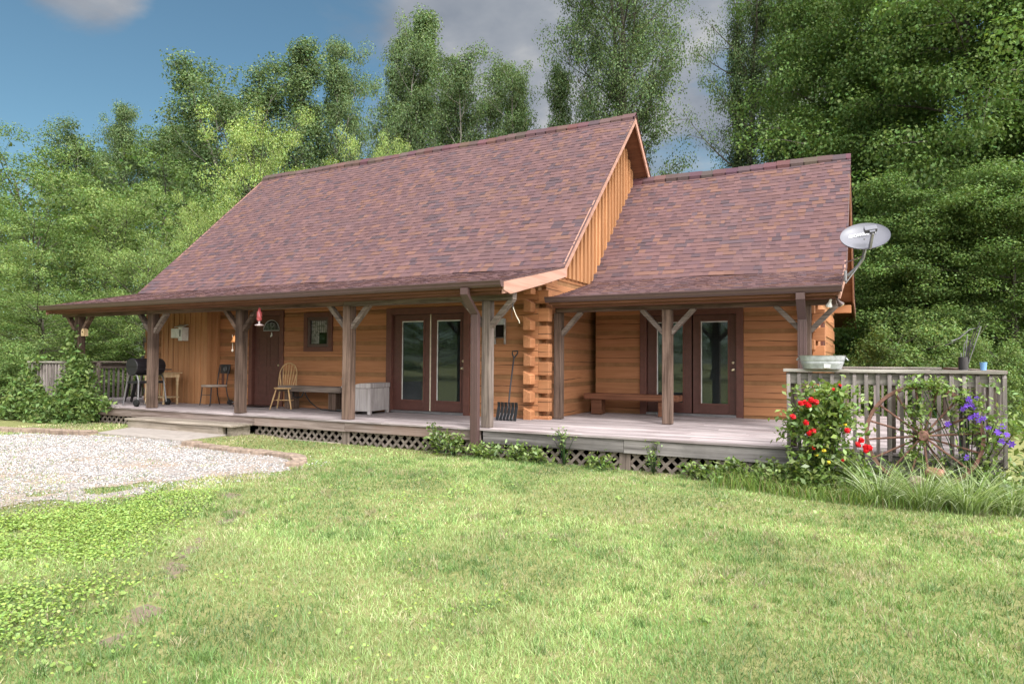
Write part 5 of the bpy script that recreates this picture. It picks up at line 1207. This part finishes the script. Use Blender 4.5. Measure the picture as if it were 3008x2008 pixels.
# ------------------------------------------------------------------ trees
def tubes_np(paths):
    """merge many tapering tubes into one MB"""
    mb = MB()
    for pts, r0, r1, n in paths:
        m = len(pts); mb.tube([tuple(p) for p in pts], [r0+(r1-r0)*i/(m-1) for i in range(m)], n, (.5, .5, .5))
    return mb
def grow(seed, Ht, Rd, prof, nl, elev, curve, nsub, per, leaf, sig, t0, bias, flat=1.0, droop=.2, wood_m='bark', leaf_m='leaf_green', trunk_r=.18, lean=0.0, width=.55, fork=0, tint=(.7, 1.3), ivy=0, sub_len=.42, VS=(.35, .68, 1.0), vary=.25, lump=1.0):
    """one tree: trunk and limbs as one mesh, crown as leaf faces; returns its root (made at the origin)"""
    g = g_(seed); root = empty('tree'); paths = []
    m = 9; tp = np.zeros((m, 3)); tp[:, 2] = np.linspace(0, Ht*.94, m); w = np.cumsum(g.normal(size=(m, 2)), 0)*Ht*.010; tp[:, :2] = w-w[0]; tp[:, 0] += lean*tp[:, 2]
    trunks = [(tp, trunk_r)]
    for k in range(fork):
        h = g.uniform(.25, .45); a = g.uniform(0, 6.28); q = np.array([[np.interp(h, np.linspace(0, 1, m), tp[:, i]) for i in range(3)]]); d = np.array([math.cos(a)*.28, math.sin(a)*.28, 1.0]); ln = Ht*(.93-h)
        pts = q+d*np.linspace(0, 1, 7)[:, None]*ln; pts[:, :2] += g.normal(size=(7, 2))*.08; pts[0] = q; trunks.append((pts, trunk_r*.62))
    nodes = []; cw = []
    for ti, (tpts, tr) in enumerate(trunks):
        paths.append((tpts, tr, tr*.18, 8)); mm = len(tpts); zf = np.linspace(0, 1, mm)
        for i in range(nl if ti == 0 else nl//2):
            n_ = nl if ti == 0 else nl//2
            t = t0+(1-t0)*((i+g.random()*.8)/n_)**.92 if ti == 0 else .15+.85*(i+g.random())/n_
            b = np.array([np.interp(t, zf, tpts[:, k]) for k in range(3)]); tt = b[2]/Ht
            az = i*2.39996+g.normal()*.35+ti; L = Rd*prof(min(1, tt))*(1-vary+vary*2*g.random())*(1+.35*math.sin(3*az+lump*tt*9)); el = elev(tt)+g.normal()*.14
            pts = [b]; e = el; a = az
            for k in range(5):
                a += g.normal()*.16; pts.append(pts[-1]+np.array([math.cos(a)*math.cos(e), math.sin(a)*math.cos(e), math.sin(e)])*L/5); e += curve/5
            pts = np.array(pts); r = max(.012, tr*.30*(1-tt*.6)); paths.append((pts, r, .008, 5))
            for s in range(nsub):
                u = .22+.78*(s+g.random()*.7)/nsub; c = np.array([np.interp(u, np.linspace(0, 1, 6), pts[:, k]) for k in range(3)])
                sa = a+(1 if s % 2 else -1)*g.uniform(.5, 1.25); se = e*.55+g.normal()*.25; sl = (sub_len*L*(1.12-.65*u)+.10*Rd)*g.uniform(.7, 1.2)
                d = np.array([math.cos(sa)*math.cos(se), math.sin(sa)*math.cos(se), math.sin(se)])
                paths.append((np.array([c, c+d*sl*.5, c+d*sl+[0, 0, -.1*sl*droop]]), r*.35, .005, 3))
                shade_ = g.uniform(.82, 1.2)
                for v in VS: nodes.append(c+d*sl*v+[0, 0, -.12*sl*v*v*droop]); cw.append(shade_*g.uniform(.92, 1.08))
    if ivy:
        for (tpts, tr) in trunks:
            for k in range(ivy):
                t = g.uniform(.02, .86); b = np.array([np.interp(t, np.linspace(0, 1, len(tpts)), tpts[:, q]) for q in range(3)]); a = g.uniform(0, 6.28); r = tr*(1-.7*t)+.12
                nodes.append(b+[math.cos(a)*r, math.sin(a)*r, 0]); cw.append(.62)
    nodes = np.array(nodes); cw = np.array(cw)
    q = g.normal(size=(len(nodes)*per, 3)); q /= np.linalg.norm(q, axis=1)[:, None]
    rr = sig*1.75*(.45+.75*g.random(len(q))**.7)[:, None]*np.repeat(g.uniform(.6, 1.25, len(nodes)), per)[:, None]
    c = np.repeat(nodes, per, 0)+q*rr*np.array([1, 1, flat])+g.normal(size=q.shape)*sig*.15
    V, C = leaves_np(g, c, leaf, bias, width, tint, np.repeat(cw, per)[:, None], droop, q*np.array([.55, .55, .8])+np.array([0, 0, bias]))
    root['top'] = float(np.percentile(c[:, 2], 99.8)); root['wide'] = float(np.percentile(np.hypot(c[:, 0], c[:, 1]), 92))
    tubes_np(paths).build('trunk', wood_m, root); mesh_np('crown', V, 4, C, leaf_m, root)
    return root
col_prof = lambda t: (.30+.70*math.sin(min(1, (t+.05)/.75)*math.pi*.62))*max(.10, 1-max(0, t-.42)*1.55)
broad_prof = lambda t: math.sqrt(max(.03, 1-((t-.50)/.55)**2))
layer_prof = lambda t: max(.12, 1.0-.75*max(0, t-.18))
vase_prof = lambda t: max(.15, (.45+.75*t)*(1-max(0, t-.7)*2.2))
PO = dict(Ht=20, prof=col_prof, nsub=4, leaf=.135, t0=.10, bias=.35, droop=.5, wood_m='bark_pale', leaf_m='leaf_poplar', tint=(.75, 1.2), width=.8, flat=.8, VS=(.55, 1.0))
BR = dict(prof=broad_prof, curve=.2, nsub=3, per=300, leaf=.12, sig=.42, t0=.08, bias=.4, flat=.62, droop=.9, VS=(.95,), trunk_r=.18, width=.55, tint=(.8, 1.2), vary=.3)
MA = dict(prof=layer_prof, curve=-.25, nsub=5, per=230, leaf=.125, sig=.54, t0=.04, bias=.45, flat=.45, VS=(.35, 1.0), droop=.9, leaf_m='leaf_maple', width=.9, tint=(.8, 1.2), vary=.35)
KINDS = {
 'poplar_a': dict(seed=1, Rd=3.6, nl=44, elev=lambda t: .75, curve=.6, per=105, sig=.36, trunk_r=.22, vary=.6, **PO),
 'poplar_b': dict(seed=2, Rd=4.2, nl=40, elev=lambda t: .6, curve=.6, per=95, sig=.37, trunk_r=.24, fork=2, vary=.6, lump=1.4, **PO),
 'poplar_c': dict(seed=23, Rd=4.0, nl=40, elev=lambda t: .7, curve=.5, per=100, sig=.37, trunk_r=.24, fork=1, lean=.05, vary=.6, lump=.7, **PO),
 'cottonwood': dict(seed=3, Ht=24, Rd=5.4, prof=vase_prof, nl=44, elev=lambda t: .6, curve=.35, nsub=5, per=110, leaf=.13, sig=.44, t0=.16, bias=.35, droop=.7, VS=(.55, 1.0), flat=.8, wood_m='bark', leaf_m='leaf_poplar', trunk_r=.40, fork=2, tint=(.7, 1.2), width=.85, vary=.4),
 'ivy_tree': dict(seed=4, Ht=24, Rd=4.6, prof=vase_prof, nl=24, elev=lambda t: .5, curve=.2, nsub=5, per=80, leaf=.13, sig=.42, t0=.22, bias=.35, droop=.6, VS=(.55, 1.0), flat=.8, wood_m='bark', leaf_m='leaf_poplar', trunk_r=.46, fork=1, tint=(.7, 1.2), width=.8, ivy=230, vary=.45),
 'broad_a': dict(seed=5, Rd=4.2, Ht=11, nl=48, elev=lambda t: .15+.7*t, leaf_m='leaf_bright', **BR),
 'broad_b': dict(seed=6, Rd=4.6, Ht=12, nl=48, elev=lambda t: .1+.8*t, leaf_m='leaf_green', **BR),
 'broad_c': dict(seed=15, Rd=4.4, Ht=11, nl=44, elev=lambda t: .15+.7*t, leaf_m='leaf_lime', **BR),
 'maple_a': dict(seed=7, Ht=17, Rd=6.0, nl=52, elev=lambda t: -.02+.55*t, trunk_r=.3, **MA),
 'maple_b': dict(seed=8, Ht=15, Rd=5.4, nl=48, elev=lambda t: .05+.55*t, trunk_r=.27, **MA),
 'bush': dict(seed=9, Ht=3.2, Rd=2.0, prof=layer_prof, nl=30, elev=lambda t: .15+.6*t, curve=-.2, nsub=4, per=70, leaf=.09, sig=.19, t0=.03, bias=.45, flat=.7, droop=.8, VS=(.6, 1.0), leaf_m='leaf_green', trunk_r=.05, width=.65, tint=(.7, 1.3)),
}
TREES = [  # kind, column u, top row v, depth, crown radius in photograph pixels, name, label
 ('poplar_b', 705, 165, 46, 190, 'poplar_tree', 'tall poplar at the open-sky edge of the poplar group, leftmost behind the cabin roof'),
 ('poplar_a', 884, 112, 46, 128, 'poplar_tree', 'second tall poplar from the left in the group behind the main roof'),
 ('poplar_c', 1012, 85, 48, 125, 'poplar_tree', 'third poplar from the left, slightly taller than its left neighbours'),
 ('poplar_c', 1127, 80, 44, 112, 'poplar_tree', 'slim poplar just left of the tallest poplar'),
 ('poplar_a', 1236, 18, 45, 122, 'poplar_tree', 'tallest poplar above the middle of the main roof'),
 ('poplar_b', 1357, 150, 43, 128, 'poplar_tree', 'rounder poplar just right of the tallest one'),
 ('poplar_c', 1475, 200, 42, 125, 'poplar_tree', 'spreading poplar at the gap, rightmost of the poplar group'),
 ('poplar_a', 1640, 182, 38, 80, 'young_poplar_tree', 'small slender poplar alone in the sky gap left of the roof peak'),
 ('cottonwood', 1860, -420, 34, 225, 'cottonwood_tree', 'huge leaning cottonwood standing behind the main roof peak'),
 ('ivy_tree', 2185, -330, 31, 165, 'ivy_covered_tree', 'tall tree with ivy-wrapped trunk behind the wing roof'),
 ('cottonwood', 2345, -260, 39, 130, 'cottonwood_tree', 'thin tall cottonwood with bare trunk just right of the ivy tree'),
 ('maple_a', 2470, -200, 29, 330, 'maple_tree', 'dark maple with visible forked trunk behind the wing roof end'),
 ('maple_b', 2640, -60, 26, 350, 'maple_tree', 'dense maple behind the satellite dish'),
 ('maple_a', 2860, -260, 22, 430, 'maple_tree', 'large dark maple right of the dish, reaching above the frame'),
 ('maple_b', 3080, -150, 21, 430, 'maple_tree', 'dark maple at the frame edge beyond the right railing'),
 ('maple_b', 2690, 520, 19, 270, 'maple_tree', 'low spreading maple with drooping layers beside the wing wall'),
 ('maple_a', 2990, 470, 17.5, 300, 'maple_tree', 'lower maple with bright layered sprays above the railing end'),
 ('maple_b', 2440, 240, 33, 280, 'maple_tree', 'mid-height maple filling the gap above the wing ridge end'),
 ('bush', 2930, 985, 14.5, 130, 'shrub', 'bright green rounded shrub behind the right railing end'),
 ('bush', 2620, 950, 16.5, 170, 'shrub', 'dark shrub behind the washtub and railing'),
 ('bush', 2790, 905, 17.5, 170, 'shrub', 'shadowy shrub behind the garden stakes'),
 ('broad_b', 70, 365, 44, 270, 'locust_tree', 'feathery locust tree highest at the left edge of the frame'),
 ('poplar_b', 222, 375, 52, 145, 'poplar_tree', 'far grey-green poplar second from the left edge'),
 ('poplar_c', 390, 295, 50, 105, 'poplar_tree', 'far poplar with a pointed tip standing against open sky'),
 ('poplar_a', 500, 365, 52, 150, 'poplar_tree', 'short far poplar between the pointed poplar and the round bright tree'),
 ('poplar_c', 610, 370, 50, 150, 'poplar_tree', 'far poplar half hidden by the round yellow-green tree'),
 ('broad_c', 768, 318, 28, 205, 'round_tree', 'round yellow-green tree touching the roof slope on the left'),
 ('broad_c', 1110, 380, 29, 120, 'round_tree', 'small bright yellow-green tree peeking above the ridge'),
 ('broad_a', 310, 500, 31, 240, 'walnut_tree', 'bright green walnut tree in the middle of the left woods'),
 ('broad_b', 120, 560, 29, 250, 'walnut_tree', 'bright walnut tree near the left frame edge, above the porch roof line'),
 ('broad_b', 440, 480, 37, 230, 'walnut_tree', 'darker walnut tree behind the bright ones, left of the roof'),
 ('broad_c', 575, 570, 26, 100, 'walnut_tree', 'light green young walnut against the lower roof slope'),
 ('broad_a', 430, 670, 24, 180, 'walnut_tree', 'bright young walnut whose sprays hang over the porch roof'),
 ('broad_b', 130, 830, 22.5, 260, 'walnut_tree', 'low spreading walnut just above the creeper-covered railing'),
 ('broad_a', -60, 640, 25, 220, 'walnut_tree', 'walnut tree cut by the left frame edge'),
 ('broad_b', 330, 900, 25, 240, 'walnut_tree', 'low walnut seen under the porch roof behind the railing'),
 ('bush', 70, 1000, 19, 120, 'shrub', 'round green shrub left of the creeper'),
 ('bush', 330, 1010, 25, 150, 'shrub', 'bushy shrub seen through the left side railing'),
 ('bush', -20, 1060, 18, 150, 'shrub', 'dark shrub at the left frame edge beyond the lawn'),
]
made = {}
for kind, u, v, dep, wf, name, lab in TREES:
    if kind not in made: made[kind] = o = grow(**KINDS[kind])
    else: o = copy_tree(made[kind])
    x, y = spot(u, dep); zg = -.55; h = EYE[2]+ray(u, v)[2]*dep-zg; sc = h/made[kind]['top']
    o.name = name; o.location = (x, y, zg); k = wf*dep/F_PX/made[kind]['wide']
    o.scale = (k, k, sc); o.rotation_euler = (0, 0, rnd.uniform(0, 6.28)); tag(o, lab, name.replace('_', ' ').replace('ivy covered ', '').replace('young ', ''), 'trees around the cabin' if 'shrub' not in name else 'shrubs around the cabin')
# trees across the drive, seen only as reflections in the glass
for i, (x, y, kind) in enumerate(((-36, -24, 'maple_b'), (-48, -16, 'maple_a'), (-29, -36, 'broad_b'), (-52, -30, 'maple_a'), (-58, -6, 'maple_b'), (-42, -38, 'maple_b'), (-16, -38, 'maple_a'), (-7, -42, 'broad_b'), (2, -40, 'maple_b'), (12, -43, 'maple_a'), (22, -39, 'broad_b'), (31, -32, 'maple_b'), (-25, -30, 'broad_b'))):
    o = copy_tree(made[kind]); o.name = 'roadside_tree'; o.location = (x, y, -.6); k = 1.0; o.scale = (k, k, .85); o.rotation_euler = (0, 0, i*1.3)
    tag(o, 'tree across the drive mirrored darkly in the door glass', 'tree', 'trees across the drive')
def woods():
    g = g_(77); n = 2600; u = g.uniform(-250, 3250, n); d = g.uniform(30, 58, n); d = np.where(u > 2350, d*.75, d); d = np.where(u < 520, d*.9, d)
    hmax = np.where(u < 650, 9.5, np.where(u > 2400, 8.0, 5.0)); xy = np.array([spot(a, b) for a, b in zip(u, d)]); z = -.4+hmax*g.random(n)**1.3
    per = 60; c = np.repeat(np.c_[xy, z], per, 0)+g.normal(size=(n*per, 3))*[.9, .9, .5]
    V, C = leaves_np(g, c, .20, .5, .6, (.7, 1.15), np.repeat(g.uniform(.7, 1.15, n), per)[:, None], .4); o = mesh_np('woods', V, 4, C, 'leaf_maple'); tag(o, kind='stuff')
woods()
print('scene done', sum(len(o.data.polygons) for o in scene.objects if o.type == 'MESH'))
